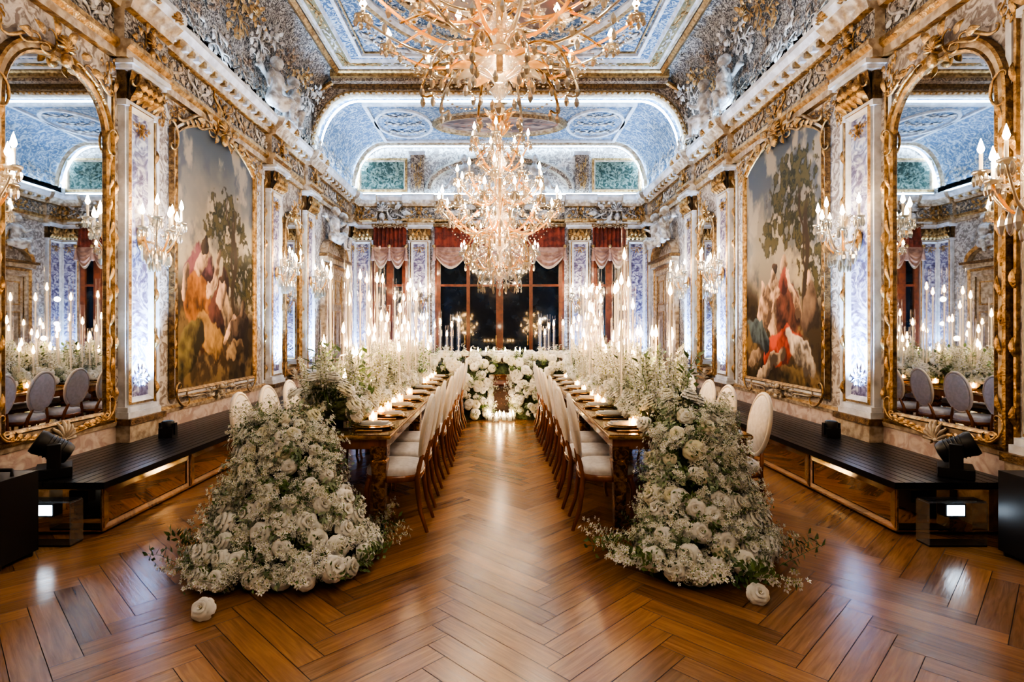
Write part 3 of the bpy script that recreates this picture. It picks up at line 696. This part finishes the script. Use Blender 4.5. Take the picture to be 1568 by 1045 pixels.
UM=uplight_mesh()
cool=(.42,.66,1.0); warm=(1,.78,.55)
for s in(-1,1):
    for p in PIL[1:4]:
        o=obj('uplight_fixture',UM,Tr(s*(W-.36),p,.391))
        light('spot','SPOT',(0,0,.2),1000,cool,o,.03,(pi,math.radians(8)*s,0),spot_size=math.radians(64),spot_blend=.9)
for x in(-3.5,-2.05,2.05,3.5):
    o=obj('uplight_fixture',UM,Tr(x,YF-.42,0)); light('spot','SPOT',(0,0,.2),700,cool,o,.03,(pi+math.radians(-6),0,0),spot_size=math.radians(60),spot_blend=.9)
# ------------------------------------------------------------------ chandelier
drop=MB(); drop.lathe([(.001,0),(.25,-.35),(.32,-.6),(.18,-.9),(.001,-1)],5,scry,smooth=False)
bead=MB(); bead.lathe([(.001,-1),(.9,-.3),(.9,.3),(.001,1)],4,scry,smooth=False)
def candle_bulb(b,x,y,z,h=.11,k=1,fl=bulb):
    b.lathe([(.001,0),(.012*k,.0),(.045*k,.012),(.05*k,.03),(.02*k,.02),(.012*k,.03)],8,scry,Tr(x,y,z))
    b.lathe([(.011*k,.02),(.011*k,.02+h),(.001,.02+h)],7,wax,Tr(x,y,z))
    b.lathe([(.001,0),(.014*k,.012),(.020*k,.03),(.012*k,.062),(.001,.10)],6,fl,Tr(x,y,z+.02+h))
gflower=MB()
for k in range(6):
    a=k*pi/3; gflower.stamp(LF,Rz(a)@Rx(.5)@Sc(.9),{'gilded_plaster':crystal})
gflower.ell((0,0,.1),(.14,.14,.14),gold,6,4)
def arm(b,a,r0,z0,R,z1,dip,m,th=.012):
    t=np.linspace(0,1,14); r=r0+(R-r0)*t; z=z0+(z1-z0)*t**1.5-dip*np.sin(pi*t**.8)
    b.tube([(math.cos(a)*q,math.sin(a)*q,w) for q,w in zip(r,z)],th*(1.3-.5*t),6,m)
    tt=np.linspace(0,1,10); q0=r0+(R-r0)*.55; zz=z0+(z1-z0)*.4-dip
    th2=tt*4.2; rr=.11*(1-tt*.75)
    b.tube([(math.cos(a)*(q0+rr[i]*math.cos(th2[i])),math.sin(a)*(q0+rr[i]*math.cos(th2[i])),zz+.16+rr[i]*math.sin(th2[i]-1.5)) for i in range(10)],.009,5,amber if m is scry else gold)
def swag(b,p,q,sag,n,r=.011):
    p=np.array(p);q=np.array(q)
    for i in range(n+1):
        t=i/n; c=p*(1-t)+q*t; b.stamp(bead,Tr(c[0],c[1],c[2]-sag*4*t*(1-t))@Sc(r))
def chandelier_mesh():
    b=MB(); r=random.Random(5)
    prof=[(.001,-.78),(.03,-.74),(.06,-.68),(.03,-.62),(.05,-.56),(.12,-.5),(.15,-.44),(.08,-.38),(.04,-.3),(.09,-.24),(.14,-.16),(.12,-.1),(.05,-.04),(.04,.1),(.08,.16),(.1,.24),(.05,.32),(.035,.45),(.07,.52),(.1,.6),(.06,.68),(.03,.75),(.03,.95),(.08,1.0),(.1,1.06),(.05,1.12),(.02,1.16)]
    b.lathe(prof,14,crystal)
    b.tube([(0,0,-.5),(0,0,1.2)],.02,6,gold)
    tiers=[(14,.10,-.18,.80,.0,.20,0),(10,.08,.12,.56,.33,.10,.2),(7,.06,.55,.38,.85,.10,.1)]
    for n,r0,z0,R,z1,dip,ph in tiers:
        for k in range(n):
            a=2*pi*k/n+ph; arm(b,a,r0,z0,R,z1,dip,scry if k%2 else amber)
            x,y=math.cos(a)*R,math.sin(a)*R; candle_bulb(b,x,y,z1,.10,1.15)
            for j in range(6): aa=j*pi/3; b.stamp(drop,Tr(x+.045*math.cos(aa),y+.045*math.sin(aa),z1+.02)@Sc(.05,.05,.085))
            b.stamp(gflower,Tr(math.cos(a)*(R*.62),math.sin(a)*(R*.62),(z0+z1)/2+.06)@Rz(a)@Ry(.6)@Sc(.085))
            a2=a+2*pi/n; swag(b,(x,y,z1),(math.cos(a2)*R,math.sin(a2)*R,z1),.09,9)
            swag(b,(x,y,z1),(math.cos(a)*.06,math.sin(a)*.06,z1+.45),.16,14,.010)
    for k in range(34):
        a=r.uniform(0,6.28); R=r.uniform(.12,.42); z=r.choice([-.05,.2,.5,.75,.3])+r.uniform(0,.2)
        if z>.6: R*=.55
        b.tube([(math.cos(a)*.05,math.sin(a)*.05,z-.2),(math.cos(a)*R*.6,math.sin(a)*R*.6,z-.06),(math.cos(a)*R,math.sin(a)*R,z)],.006,4,gold)
        b.stamp(gflower,Tr(math.cos(a)*R,math.sin(a)*R,z)@Rz(a)@Ry(.7)@Sc(r.uniform(.06,.10)))
    for z,R,n,s in((1.08,.04,9,.26),(.95,.05,9,.2),(-.42,.1,12,.2)):
        for k in range(n):
            a=2*pi*k/n; b.stamp(LF,Tr(math.cos(a)*R,math.sin(a)*R,z)@Rz(a-pi/2)@Rx(.75 if z>0 else -.3)@Sc(s),{'gilded_plaster':scry if k%2 else amber})
    for k in range(10):
        a=2*pi*k/10; t=np.linspace(0,1,12)
        rr=.1+.36*np.sin(t*2.2); zz=-.35-.34*t+.1*np.sin(t*6)
        b.tube([(math.cos(a)*q,math.sin(a)*q,w) for q,w in zip(rr,zz)],.010,5,gold if k%2 else scry)
        for q,w in zip(rr[3::2],zz[3::2]): b.stamp(drop,Tr(math.cos(a)*q,math.sin(a)*q,w)@Sc(.055,.055,.11))
        swag(b,(math.cos(a)*.8,math.sin(a)*.8,-.02),(math.cos(a)*.3,math.sin(a)*.3,-.5),.12,14,.010)
        a2=a+.2*pi; swag(b,(math.cos(a)*.44,math.sin(a)*.44,-.55),(math.cos(a2)*.44,math.sin(a2)*.44,-.55),.08,8)
    for R,z,n in((.66,-.12,24),(.45,-.22,18),(.3,-.4,14),(.2,-.62,9),(.4,.28,16),(.25,.8,12)):
        for k in range(n):
            a=2*pi*k/n+R*9; b.stamp(drop,Tr(math.cos(a)*R,math.sin(a)*R,z)@Sc(.055,.055,.12))
    b.stamp(drop,Tr(0,0,-.76)@Sc(.1,.1,.15))
    return b
CMESH=chandelier_mesh().mesh('crystal_chandelier')
def chandelier(x,y,z,sc,ceil,pw,sz=None):
    sz=sz or sc
    o=obj('crystal_chandelier',CMESH,Tr(x,y,z)@Sc(sc,sc,sz))
    b=MB(); L=(ceil-z)/sz
    b.tube([(0,0,1.1),(0,0,L-.04)],.012,6,golddk)
    for q in np.arange(1.25,L-.1,.16): b.ell((0,0,q),(.026,.026,.05),gold if int(q*10)%2 else crystal,8,6)
    b.lathe([(.001,-.12),(.05,-.1),(.1,-.05),(.16,-.02),(.17,0)],16,gold,Tr(0,0,L))
    c=b.build('hanging_rod'); c.parent=o
    for k in range(4):
        a=k*pi/2+.5; light('glow','POINT',(.66*math.cos(a),.66*math.sin(a),.14),pw/4,warm,o,.035)
    light('glow','POINT',(0,0,.62),pw*.12,warm,o,.03); light('glow','POINT',(.0,.12,-.30),pw*.10,warm,o,.03)
    return o
chandelier(0,7.5,3.10,1,ZC,120); chandelier(0,11.9,3.10,1,ZC2,45); chandelier(0,4.0,3.68,1.2,ZC,60,.74)
# ------------------------------------------------------------------ sconces
def sconce_mesh():
    b=MB()
    b.lathe([(.001,0),(.06,.005),(.07,.02),(.03,.03),(.001,.035)],14,gold,Rx(pi/2)@Sc(1,1.6,1))
    b.lathe([(.001,-.30),(.02,-.27),(.035,-.22),(.02,-.17),(.05,-.11),(.07,-.06),(.03,-.02),(.025,.08),(.05,.13),(.03,.2),(.015,.26),(.001,.36)],12,crystal,Tr(0,-.13,0))
    b.tube([(0,0,0),(0,-.13,-.03)],.014,6,gold)
    for k,a in enumerate(np.linspace(-1.45,1.45,6)):
        R=.25 if k%2 else .21; z1=.06+(.09 if k%2 else 0); dx,dy=math.sin(a),-math.cos(a)
        t=np.linspace(0,1,10)
        b.tube([(dx*R*q,-.13+dy*R*q*.9,-.08+(z1+.08)*q**1.6-.08*math.sin(pi*q)) for q in t],.009,5,scry if k%2 else amber)
        x,y=dx*R,-.13+dy*R*.9; candle_bulb(b,x,y,z1,.12,1.0)
        for j in range(5): aa=j*1.257; b.stamp(drop,Tr(x+.035*math.cos(aa),y+.035*math.sin(aa),z1+.02)@Sc(.045,.045,.09))
        b.stamp(drop,Tr(x*.6,-.13+dy*R*.5,-.10)@Sc(.07,.07,.15)); b.stamp(gflower,Tr(x*.6,-.13+dy*R*.55,.02)@Sc(.06))
        swag(b,(x,y,z1),(0,-.13,.25),.05,8,.009)
    for k in range(9):
        a=2*pi*k/9; b.stamp(drop,Tr(.09*math.cos(a),-.13+.09*math.sin(a),-.06)@Sc(.06,.06,.15)); b.stamp(LF,Tr(0,-.13,.12)@Rz(a)@Rx(.9)@Sc(.13),{'gilded_plaster':crystal})
        b.stamp(drop,Tr(.045*math.cos(a),-.13+.045*math.sin(a),-.17)@Sc(.05,.05,.13))
    return b.mesh('crystal_wall_sconce')
SM=sconce_mesh()
def sconce(side,a,z,pw=6,sc=1.1):
    if side=='L': M=Tr(-W+.075,a,z)@Rz(pi/2)
    elif side=='R': M=Tr(W-.075,a,z)@Rz(-pi/2)
    else: M=Tr(a,YF-.085,z)
    o=obj('crystal_wall_sconce',SM,M@Sc(sc)); light('glow','POINT',(0,-.34,.24),pw,warm,o,.03)
for s in'LR':
    for p in(3.8,5.85,9.4,11.1): sconce(s,p,2.42)
for x in(-2.05,2.05): sconce('F',x,2.2,6,1.2)
# ------------------------------------------------------------------ tables
TB={-1:(-1.83,-.78),1:(.78,1.80)}
def table(name,x0,x1,y0,y1,nleg):
    b=MB(); b.bb(x0,x1,y0,y1,.715,.75,tabtop); b.bb(x0+.03,x1-.03,y0+.03,y1-.03,.64,.715,wood); b.bb(x0-.005,x1+.005,y0-.005,y1+.005,.722,.742,gold)
    pr=[(.066,0),(.075,.0),(.075,.05),(.055,.06),(.06,.3),(.075,.5),(.085,.55),(.07,.56),(.085,.58),(.085,.66)]
    for y in np.linspace(y0+.09,y1-.09,nleg):
        for x in(x0+.09,x1-.09): b.lathe(pr,4,tableg,Tr(x,y,0),smooth=False,ph=pi/4)
    return b.build(name,bevel=.003)
for s in(-1,1): table('mirrored_dining_table',min(TB[s]),max(TB[s]),4.05,9.35,4)
table('head_dining_table',-1.85,1.85,9.75,10.75,2)
# ------------------------------------------------------------------ chairs
def chair_mesh():
    b=MB()
    def outline(rx,ryf,n=28,p=.62):
        P=[]
        for i in range(n):
            t=2*pi*i/n; c,s_=math.cos(t),math.sin(t)
            x=rx*math.copysign(abs(c)**p,c)*(1+.08*s_); P.append((x,ryf*math.copysign(abs(s_)**p,s_)))
        return np.array(P)
    O=outline(.215,.205)
    G=[np.column_stack([O*k,np.full(len(O),z)]) for k,z in((1.0,.425),(1.02,.445),(1.0,.468),(.9,.482),(.6,.49),(.01,.492))]
    b.grid(G,pad,wv=True)
    G=[np.column_stack([O*k,np.full(len(O),z)]) for k,z in((.9,.375),(1.02,.38),(1.04,.40),(1.03,.425),(.98,.428))]; b.grid(G,wood,wv=True)
    for s in(-1,1):
        b.tube([(s*.18,.16,.40),(s*.195,.18,.33),(s*.18,.175,.2),(s*.175,.17,.08),(s*.19,.19,0)],[.026,.024,.017,.012,.015],8,wood)
        b.tube([(s*.15,-.18,.42),(s*.155,-.19,.3),(s*.16,-.21,.15),(s*.165,-.26,0)],[.020,.020,.016,.013],8,wood)
        b.tube([(s*.15,-.18,.40),(s*.135,-.195,.47),(s*.10,-.215,.56)],[.02,.018,.014],8,wood)
    M=Tr(0,-.235,.755)@Rx(math.radians(10))
    n=36; t=np.arange(n+1)*2*pi/n
    b.tube([(.185*math.cos(a),0,.24*math.sin(a)) for a in t],.016,8,M=M,m=chfr)
    b.ell((0,.006,0),(.175,.030,.230),pad,28,14,M)
    b.ell((0,-.012,0),(.173,.020,.228),pad,28,14,M)
    return b.mesh('dining_chair')
CHM=chair_mesh()
ys=[4.38+.565*k for k in range(9)]
for s in(-1,1):
    for y in ys:
        j=rnd.uniform(-.02,.02)
        obj('dining_chair',CHM,Tr(s*(.80+j),y+j,0)@Rz(-s*pi/2+rnd.uniform(-.05,.05)))
        obj('dining_chair',CHM,Tr(s*(1.80+j),y-j+.12,0)@Rz(s*pi/2+rnd.uniform(-.05,.05)))
# ------------------------------------------------------------------ place settings
def setting_mesh():
    b=MB()
    b.lathe([(.001,.003),(.11,.004),(.155,.014),(.157,.017),(.11,.009),(.001,.008)],28,charger)
    b.lathe([(.001,.012),(.08,.013),(.125,.024),(.127,.027),(.08,.018),(.001,.017)],28,china)
    b.box((0,0,.03),(.085,.20,.02),napkin); b.box((0,.01,.043),(.05,.12,.006),china)
    for x in(-.19,-.215): 
        b.box((x,-.02,.005),(.008,.15,.004),gold); b.box((x,.07,.006),(.02,.05,.004),gold)
    for x in(.19,.215): b.box((x,0,.005),(.01,.20,.004),gold)
    for x,y,h,r in((.11,.17,.20,.036),(.03,.19,.23,.032),(-.06,.18,.15,.034)):
        b.lathe([(.001,.002),(.032,.003),(.006,.008),(.004,h*.45),(.02,h*.5),(r,h*.66),(r*.9,h)],12,acryl,Tr(x,y,0))
    return b.mesh('place_setting')
PS=setting_mesh()
for s in(-1,1):
    for y in ys:
        xi=s*.96; xo=TB[s][1]-.18 if s>0 else TB[s][0]+.18
        obj('place_setting',PS,Tr(xi,y,.752)@Rz(-s*pi/2)); obj('place_setting',PS,Tr(xo,y,.752)@Rz(s*pi/2))
# ------------------------------------------------------------------ candles in glass tubes
def tall_candle(b,x,y,z,H):
    r=.030
    b.lathe([(.001,.0),(.05,.0),(.052,.008),(.014,.014),(.012,.03)],10,acryl,Tr(x,y,z))
    b.lathe([(r,.01),(r,H)],10,tubeg,Tr(x,y,z))
    h=H*.82-rnd.uniform(0,.10)
    b.lathe([(.0100,.01),(.009,h),(.001,h+.004)],7,wax,Tr(x,y,z))
    b.lathe([(.001,0),(.013,.014),(.018,.034),(.010,.068),(.001,.11)],6,flame,Tr(x,y,z+h+.005))
for s in(-1,1):
    b=MB(); xc=(TB[s][0]+TB[s][1])/2; taken=[]
    N=54
    for k in range(N):
        for tr in range(30):
            y=4.7+4.5*(k+rnd.random())/N; x=xc+rnd.uniform(-.23,.23)
            if all((x-a)**2+(y-c)**2>.10**2 for a,c in taken): break
        taken.append((x,y)); H=rnd.choice([.62,.75,.9,1.05,1.2,1.4,1.6])*rnd.uniform(.92,1.06)
        if y<5.4 and k%3: H*=.6
        tall_candle(b,x,y,.752,H)
    o=b.build('glass_tube_candles')
    for y in(4.9,6.2,7.5,8.8): light('glow','POINT',(xc+s*.34,y,1.9),5,warm,o,.03)
    for y in(4.7,5.6,6.6,7.7,8.9): light('glow','POINT',(xc+s*.0,y,1.38),5,(1,.64,.34),o,.03)
b=MB()
for x in(-.95,-.85,-.75,-1.05,-1.2,.8,.9,1.0,.72,1.15,-1.4,1.4): tall_candle(b,x,10.3+rnd.uniform(-.25,.25),.752,rnd.uniform(.8,1.2))
for x in(-.38,-.24,-.5,.36,.45,.28,.1,-.1):
    b.lathe([(.014,0),(.012,.34),(.001,.345)],7,wax,Tr(x,10.02,.752)); b.lathe([(.001,0),(.014,.015),(.017,.03),(.008,.06),(.001,.09)],6,flame,Tr(x,10.02,1.10))
o=b.build('taper_candles')
light('glow','POINT',(0,9.6,1.6),10,warm,o,.03); light('glow','POINT',(0,9.3,.25),3,warm,o,.03)
b=MB()
for x,y in((-.16,9.35),(-.05,9.27),(.07,9.35),(.17,9.3),(.0,9.45),(-.2,9.45),(.22,9.45)):
    b.lathe([(.001,.002),(.045,.002),(.05,.01),(.05,.14),(.047,.14),(.047,.012)],14,acryl,Tr(x,y,0)); b.lathe([(.032,.01),(.032,.07),(.001,.072)],12,wax,Tr(x,y,0)); b.lathe([(.001,0),(.016,.015),(.02,.03),(.001,.09)],6,flame,Tr(x,y,.075))
b.build('votive_candles')
# ------------------------------------------------------------------ flowers
def rose_T(mat,core):
    b=MB()
    for (n,op,cu,wd,r0,L,z0,ph) in((3,2,20,140,.07,.42,.40,0),(4,12,34,108,.12,.58,.28,.6),(5,30,42,84,.16,.72,.14,.2),(6,50,42,70,.18,.82,.02,.75),(6,72,34,66,.16,.88,-.08,.1)):
        for k in range(n):
            a0=2*pi*k/n+ph+.13*math.sin(k*7.3); G=[]
            for i,v in enumerate((0,.35,.7,.9,1)):
                row=[]
                for u in(-.5,-.25,0,.25,.5):
                    wv=(.4,.85,1.05,.95,.7)[i]; a=a0+u*math.radians(wd)*wv
                    o=math.radians(op+cu*v**2.5); r=r0+v*L*math.sin(o)-.10*abs(u)*2*v*.6; z=z0+v*L*math.cos(o)-(.09*(2*u)**2 if i==4 else .03*(2*u)**2)
                    row.append((math.cos(a)*r,math.sin(a)*r,z))
                G.append(row)
            b.grid(G,mat)
    b.ell((0,0,.42),(.12,.12,.25),core,6,4); b.ell((0,0,.05),(.30,.30,.25),core,6,4)
    return b
ROSE=rose_T(petal,petin); ROSE2=rose_T(petal2,gcent)
def bloom_T(mat):
    b=MB()
    for k in range(5):
        a=k*2*pi/5; p=lambda r,t,z:(r*math.cos(a+t),r*math.sin(a+t),z)
        b.add([p(.1,0,0),p(.65,-.45,.2),p(1,0,.3),p(.65,.45,.2)],[(0,1,2,3)],mat)
    b.ell((0,0,.08),(.2,.2,.14),gcent,5,3); return b
BL=bloom_T(petal); BL2=bloom_T(petal2)
def hyd_T():
    b=MB(); r=random.Random(2)
    b.ell((0,0,.35),(.66,.66,.52),leaf2,8,6)
    for k in range(60):
        ph=math.acos(1-1.35*(k+.5)/60); a=k*2.4; d=Vector((math.sin(ph)*math.cos(a),math.sin(ph)*math.sin(a),math.cos(ph)))
        M=Tr(d.x*.92,d.y*.92,.35+d.z*.72)@d.to_track_quat('Z','Y').to_matrix().to_4x4()@Rz(r.uniform(0,6))@Ry(r.uniform(-.4,.4))@Sc(.19); b.stamp(BL,M)
    return b
HYD=hyd_T()
lf1=MB(); lf1.add([(0,0,0),(.22,.4,.06),(0,1,-.05),(-.22,.4,.06),(0,.45,.0)],[(0,1,4),(1,2,4),(2,3,4),(3,0,4)],leaf)
def spray_T(seed,kind):
    b=MB(); r=random.Random(seed); P=[(0,0,0),(.05,.02,.35),(.02,.06,.7),(.10,.05,1.0)]
    b.tube(P,[.010,.008,.006,.004],3,leaf)
    for k in range(34 if kind=='w' else 28):
        t=.15+.85*k/30; x=np.interp(t,(0,.35,.7,1),(0,.05,.02,.1)); y=np.interp(t,(0,.35,.7,1),(0,.02,.06,.05))
        a=r.uniform(0,6.28); q=r.uniform(.03,.20)
        M=Tr(x+q*math.cos(a),y+q*math.sin(a),t)@Rz(a)@Rx(r.uniform(-.8,.3))
        if kind=='w' and k%6: b.stamp(BL,M@Sc(r.uniform(.06,.09)))
        else: b.stamp(lf1,M@Rx(.6)@Sc(.19 if kind!='w' else .14),{'leaf_green':leaf2 if kind=='s' else leaf})
    return b
SPW=[spray_T(i,'w') for i in range(3)]; SPG=spray_T(5,'g'); SPS=spray_T(9,'s')
def spike_T():
    b=MB(); b.tube([(0,0,0),(.02,0,.5),(0,.03,1)],.008,3,leaf)
    for k in range(30):
        t=.35+.65*k/30; a=k*2.4; b.stamp(BL,Tr(.06*(1.3-t)*math.cos(a),.06*(1.3-t)*math.sin(a),t)@Rz(a)@Ry(1.0)@Sc(.075*(1.5-t)))
    return b
SPK=spike_T()
def orient(p,n,sc,roll): return Tr(*p)@Vector(n).to_track_quat('Z','Y').to_matrix().to_4x4()@Rz(roll)@Sc(sc)
def put_flower(b,p,n,r,big=1.0,rf=.22):
    q=r.random(); ro=r.uniform(0,6.28)
    if q<rf: b.stamp(ROSE if r.random()<.72 else ROSE2,orient(Vector(p)+Vector(n)*.03,n,r.uniform(.052,.078)*big,ro))
    elif q<rf+.09: b.stamp(HYD,orient(p,n,r.uniform(.055,.075)*big,ro))
    elif q<rf+.09+(.91-rf)*.56: b.stamp(r.choice(SPW),orient(Vector(p)-Vector(n)*.07,n,r.uniform(.15,.22)*big,ro))
    elif q<rf+.09+(.91-rf)*.84: b.stamp(SPG,orient(Vector(p)-Vector(n)*.09,n,r.uniform(.15,.20)*big,ro))
    else: b.stamp(SPS,orient(Vector(p)-Vector(n)*.08,n,r.uniform(.17,.23)*big,ro))
def cascade(name,top,bot,H,rt,rb,seed,n,depth=1.0):
    b=MB(); r=random.Random(seed)
    def cen(t):
        return Vector((bot[0]+(top[0]-bot[0])*t,bot[1]+(top[1]-bot[1])*t**.8,H*t))
    def rad(t,a): 
        base=rb+(rt-rb)*t**.50 if t>.10 else rb*(.80+t)
        return base*(1+.12*math.sin(3*a+seed)+.08*math.sin(5*a+t*9))
    G=[]
    for t in np.linspace(0,1.0,16):
        c=cen(t); row=[]
        for a in np.linspace(0,2*pi,22,endpoint=False):
            q=rad(t,a)*.80*(1 if t<.93 else .5); row.append((c.x+math.cos(a)*q,c.y+math.sin(a)*q*depth,max(.004,c.z)))
        G.append(row)
    b.grid(G,leafd,wv=True); b.add(G[-1],[tuple(range(22))],leafd)
    roses=[]
    for k in range(n):
        t=r.random()**1.2; a=r.uniform(-pi*1.1,pi*.1) if r.random()<.75 else r.uniform(0,2*pi); c=cen(t); q=rad(t,a)*r.uniform(.84,.98)
        if t>.9: q*=r.random()**.5
        p=Vector((c.x+math.cos(a)*q,c.y+math.sin(a)*q*depth,c.z+.03)); 
        nrm=Vector((math.cos(a),math.sin(a),.45+3.2*max(0,t-.75)+r.uniform(-.3,.5))).normalized()
        p.z=max(p.z,.07 if nrm.z>0 else .2); put_flower(b,p,nrm,r,1,.06 if t>.5 else .03)
    for k in range(3000):
        t=r.uniform(0,1)**1.35*.98; a=r.uniform(-pi*1.1,pi*.1); c=cen(t); q=rad(t,a)*(1.03 if t<.9 else .8)
        p=Vector((c.x+math.cos(a)*q,c.y+math.sin(a)*q*depth,max(.075,c.z+.05))); sz=r.uniform(.056,.082) if t<.45 else r.uniform(.042,.062)
        gap=1.60 if t<.42 else 2.3
        if all((p-p2).length>(sz+s2)*.5*gap for p2,s2 in roses):
            roses.append((p,sz)); nn=Vector((math.cos(a)+r.uniform(-.2,.2),math.sin(a),.45+1.8*max(0,t-.7)+r.uniform(-.2,.3))).normalized()
            b.stamp(ROSE if (t<.45 or r.random()<.5) else ROSE2,orient(p,nn,sz,r.uniform(0,6)))
    for k in range(34):
        a=r.uniform(0,2*pi); q=rb*r.uniform(.8,1.0); b.stamp(r.choice([SPW[1],SPG,SPW[0]]),orient((bot[0]+math.cos(a)*q,bot[1]+math.sin(a)*q*depth,.06),(math.cos(a),math.sin(a),r.uniform(.15,.7)),r.uniform(.2,.32),0))
    return b.build(name)
cascade('cascading_flower_arrangement',(-1.50,4.0),(-1.34,3.64),.88,.22,.57,3,660)
cascade('cascading_flower_arrangement',(1.34,4.0),(1.30,3.70),.90,.21,.48,8,600)
for x,y in((-1.54,2.95),(1.42,3.12)):
    b=MB(); b.stamp(ROSE,Tr(0,0,.05)@Rx(.9)@Sc(.062)); b.stamp(SPG,Tr(.0,.0,.03)@Rx(-1.5)@Sc(.10)); b.build('fallen_rose',mw=Tr(x,y,0))
for s in(-1,1):
    b=MB(); r=random.Random(20+s); xc=(TB[s][0]+TB[s][1])/2
    hgt=lambda y:.23+.09*math.sin(y*2.3+s)+.05*math.sin(y*5.1)+(.06 if y<5.2 else 0)
    G=[]
    for y in np.linspace(4.5,9.2,50):
        G.append([(xc+.19*math.cos(a),y,.753+hgt(y)*.75*max(0,math.sin(a))*min(1,(y-4.45)*3)) for a in np.linspace(0,pi,10)])
    b.grid(G,leafd)
    for k in range(1000):
        y=r.uniform(4.12,9.28); a=r.uniform(.1,pi-.1); h=hgt(y)
        p=Vector((xc+.22*math.cos(a),y,.77+h*math.sin(a))); put_flower(b,p,Vector((math.cos(a)*.8,r.uniform(-.4,.4),math.sin(a)+.4)).normalized(),r,.85,.34)
    for k in range(150):
        y=r.uniform(4.2,9.2); b.stamp(SPK if k%5 else SPG,Tr(xc+r.uniform(-.2,.2),y,.78+hgt(y)*.4)@Rx(r.uniform(-.25,.25))@Ry(r.uniform(-.3,.3))@Sc(r.uniform(.32,.52)))
    for k in range(16):
        y=4.3+k*.31; x=xc+r.choice([-1,1])*.28; b.lathe([(.001,.0),(.03,0),(.034,.005),(.034,.08)],10,amber,Tr(x,y,.753)); b.lathe([(.001,0),(.014,.015),(.018,.03),(.001,.07)],6,flame,Tr(x,y,.77))
    b.build('floral_table_runner')
b=MB(); r=random.Random(77)
G=[]
for x in np.linspace(-1.15,1.25,20): G.append([(x,9.72+.22*math.cos(a)-.0,.753+.16*max(0,math.sin(a))) for a in np.linspace(0,pi,8)])
b.grid(G,leafd)
for k in range(260):
    x=r.uniform(-1.15,1.25); a=r.uniform(.1,pi); p=Vector((x,9.74-.24*math.cos(a)*1.0,.80+.26*math.sin(a))); put_flower(b,p,Vector((0,-math.cos(a)-.2,math.sin(a)+.3)).normalized(),r,1.15,.5)
for sx in(-1,1):
    cx=sx*.52+.03; G=[]
    for t in np.linspace(0,1,10): G.append([(cx+(.27+.04*t)*math.cos(a),9.62+.2*math.sin(a),.004+.8*t) for a in np.linspace(0,2*pi,14,endpoint=False)])
    b.grid(G,leafd,wv=True)
    for k in range(170):
        t=r.random(); a=r.uniform(pi,2*pi) if r.random()<.75 else r.uniform(0,pi); p=Vector((cx+(.30+.04*t)*math.cos(a),9.62+.22*math.sin(a),.06+.78*t)); put_flower(b,p,Vector((math.cos(a),math.sin(a),.3)).normalized(),r,1.1,.4)
b.build('head_table_flower_arrangement')
# ------------------------------------------------------------------ stage equipment
def stage_light(x,y,z,rot,tilt):
    b=MB(); b.bb(-.15,.15,-.13,.13,0,.09,blackp)
    for s in(-1,1): b.bb(s*.13-.02,s*.13+.02,-.05,.05,.08,.30,blackp)
    M=Tr(0,0,.24)@Rx(tilt); b.lathe([(.001,-.14),(.08,-.13),(.10,-.08),(.095,.05),(.11,.12),(.10,.16),(.085,.15)],18,blackp,M); b.lathe([(.085,.14),(.001,.13)],18,lensm,M)
    for k in range(5): b.lathe([(.104,-.06+k*.03),(.109,-.055+k*.03),(.104,-.05+k*.03)],18,black,M)
    b.build('stage_light',mw=Tr(x,y,z)@Rz(rot)@Sc(.85),bevel=.006)
stage_light(-3.38,4.32,.392,2.2,-1.0); stage_light(3.46,4.32,.392,-2.2,-1.1)
for s,X in((-1,3.22),(1,3.47)):
    b=MB(); b.bb(-.14,.14,-.16,.16,.03,.56,blackp); b.bb(-.12,.12,-.165,-.155,.08,.3,bluecase); b.bb(-.12,.12,-.168,-.15,.34,.52,black)
    b.bb(-.09,-.03,-.18,-.16,.535,.56,orange)
    for i in(-1,1):
        for j in(-1,1): b.lathe([(.03,-.0),(.03,.03),(.001,.03)],10,black,Tr(i*.1,j*.12,0))
    b.tube([(-.1,0,.56),(-.1,0,.6),(.1,0,.6),(.1,0,.56)],.012,6,blackp)
    b.build('equipment_case',mw=Tr(s*X,3.64,0),bevel=.008)
    b=MB(); b.bb(-.2,.2,-.06,.06,.0,.012,blackp)
    for e in(-1,1): b.bb(e*.2-.004,e*.2+.004,-.06,.06,.01,.3,acryl); 
    b.bb(-.2,.2,-.055,.055,.30,.312,acryl); b.bb(-.07,.07,-.04,.04,.20,.29,blackp); b.bb(-.06,.06,-.043,-.04,.21,.28,ledspot)
    b.build('acrylic_lamp_stand',mw=Tr(s*3.16,3.98,0))
w=bpy.data.worlds.new('w'); bpy.context.scene.world=w; w.use_nodes=True
w.node_tree.nodes['Background'].inputs[0].default_value=(.02,.03,.05,1); w.node_tree.nodes['Background'].inputs[1].default_value=.5
chandelier(0,0.2,4.2,1.18,ZC,120)  # added chandelier, unseen behind the camera, to brighten the front flowers
# ------------------------------------------------------------------ camera
cd=bpy.data.cameras.new('camera'); cam=bpy.data.objects.new('camera',cd); bpy.context.scene.collection.objects.link(cam)
cam.location=(0,0,1.5); cam.rotation_euler=(pi/2,0,0); cd.lens=20; cd.sensor_width=36; cd.shift_x=.0121; cd.shift_y=-.0112; cd.clip_start=.05
bpy.context.scene.camera=cam
vs=bpy.context.scene.view_settings
try:
    vs.view_transform='AgX'; vs.look='AgX - High Contrast'
except Exception: pass
vs.exposure=0.5
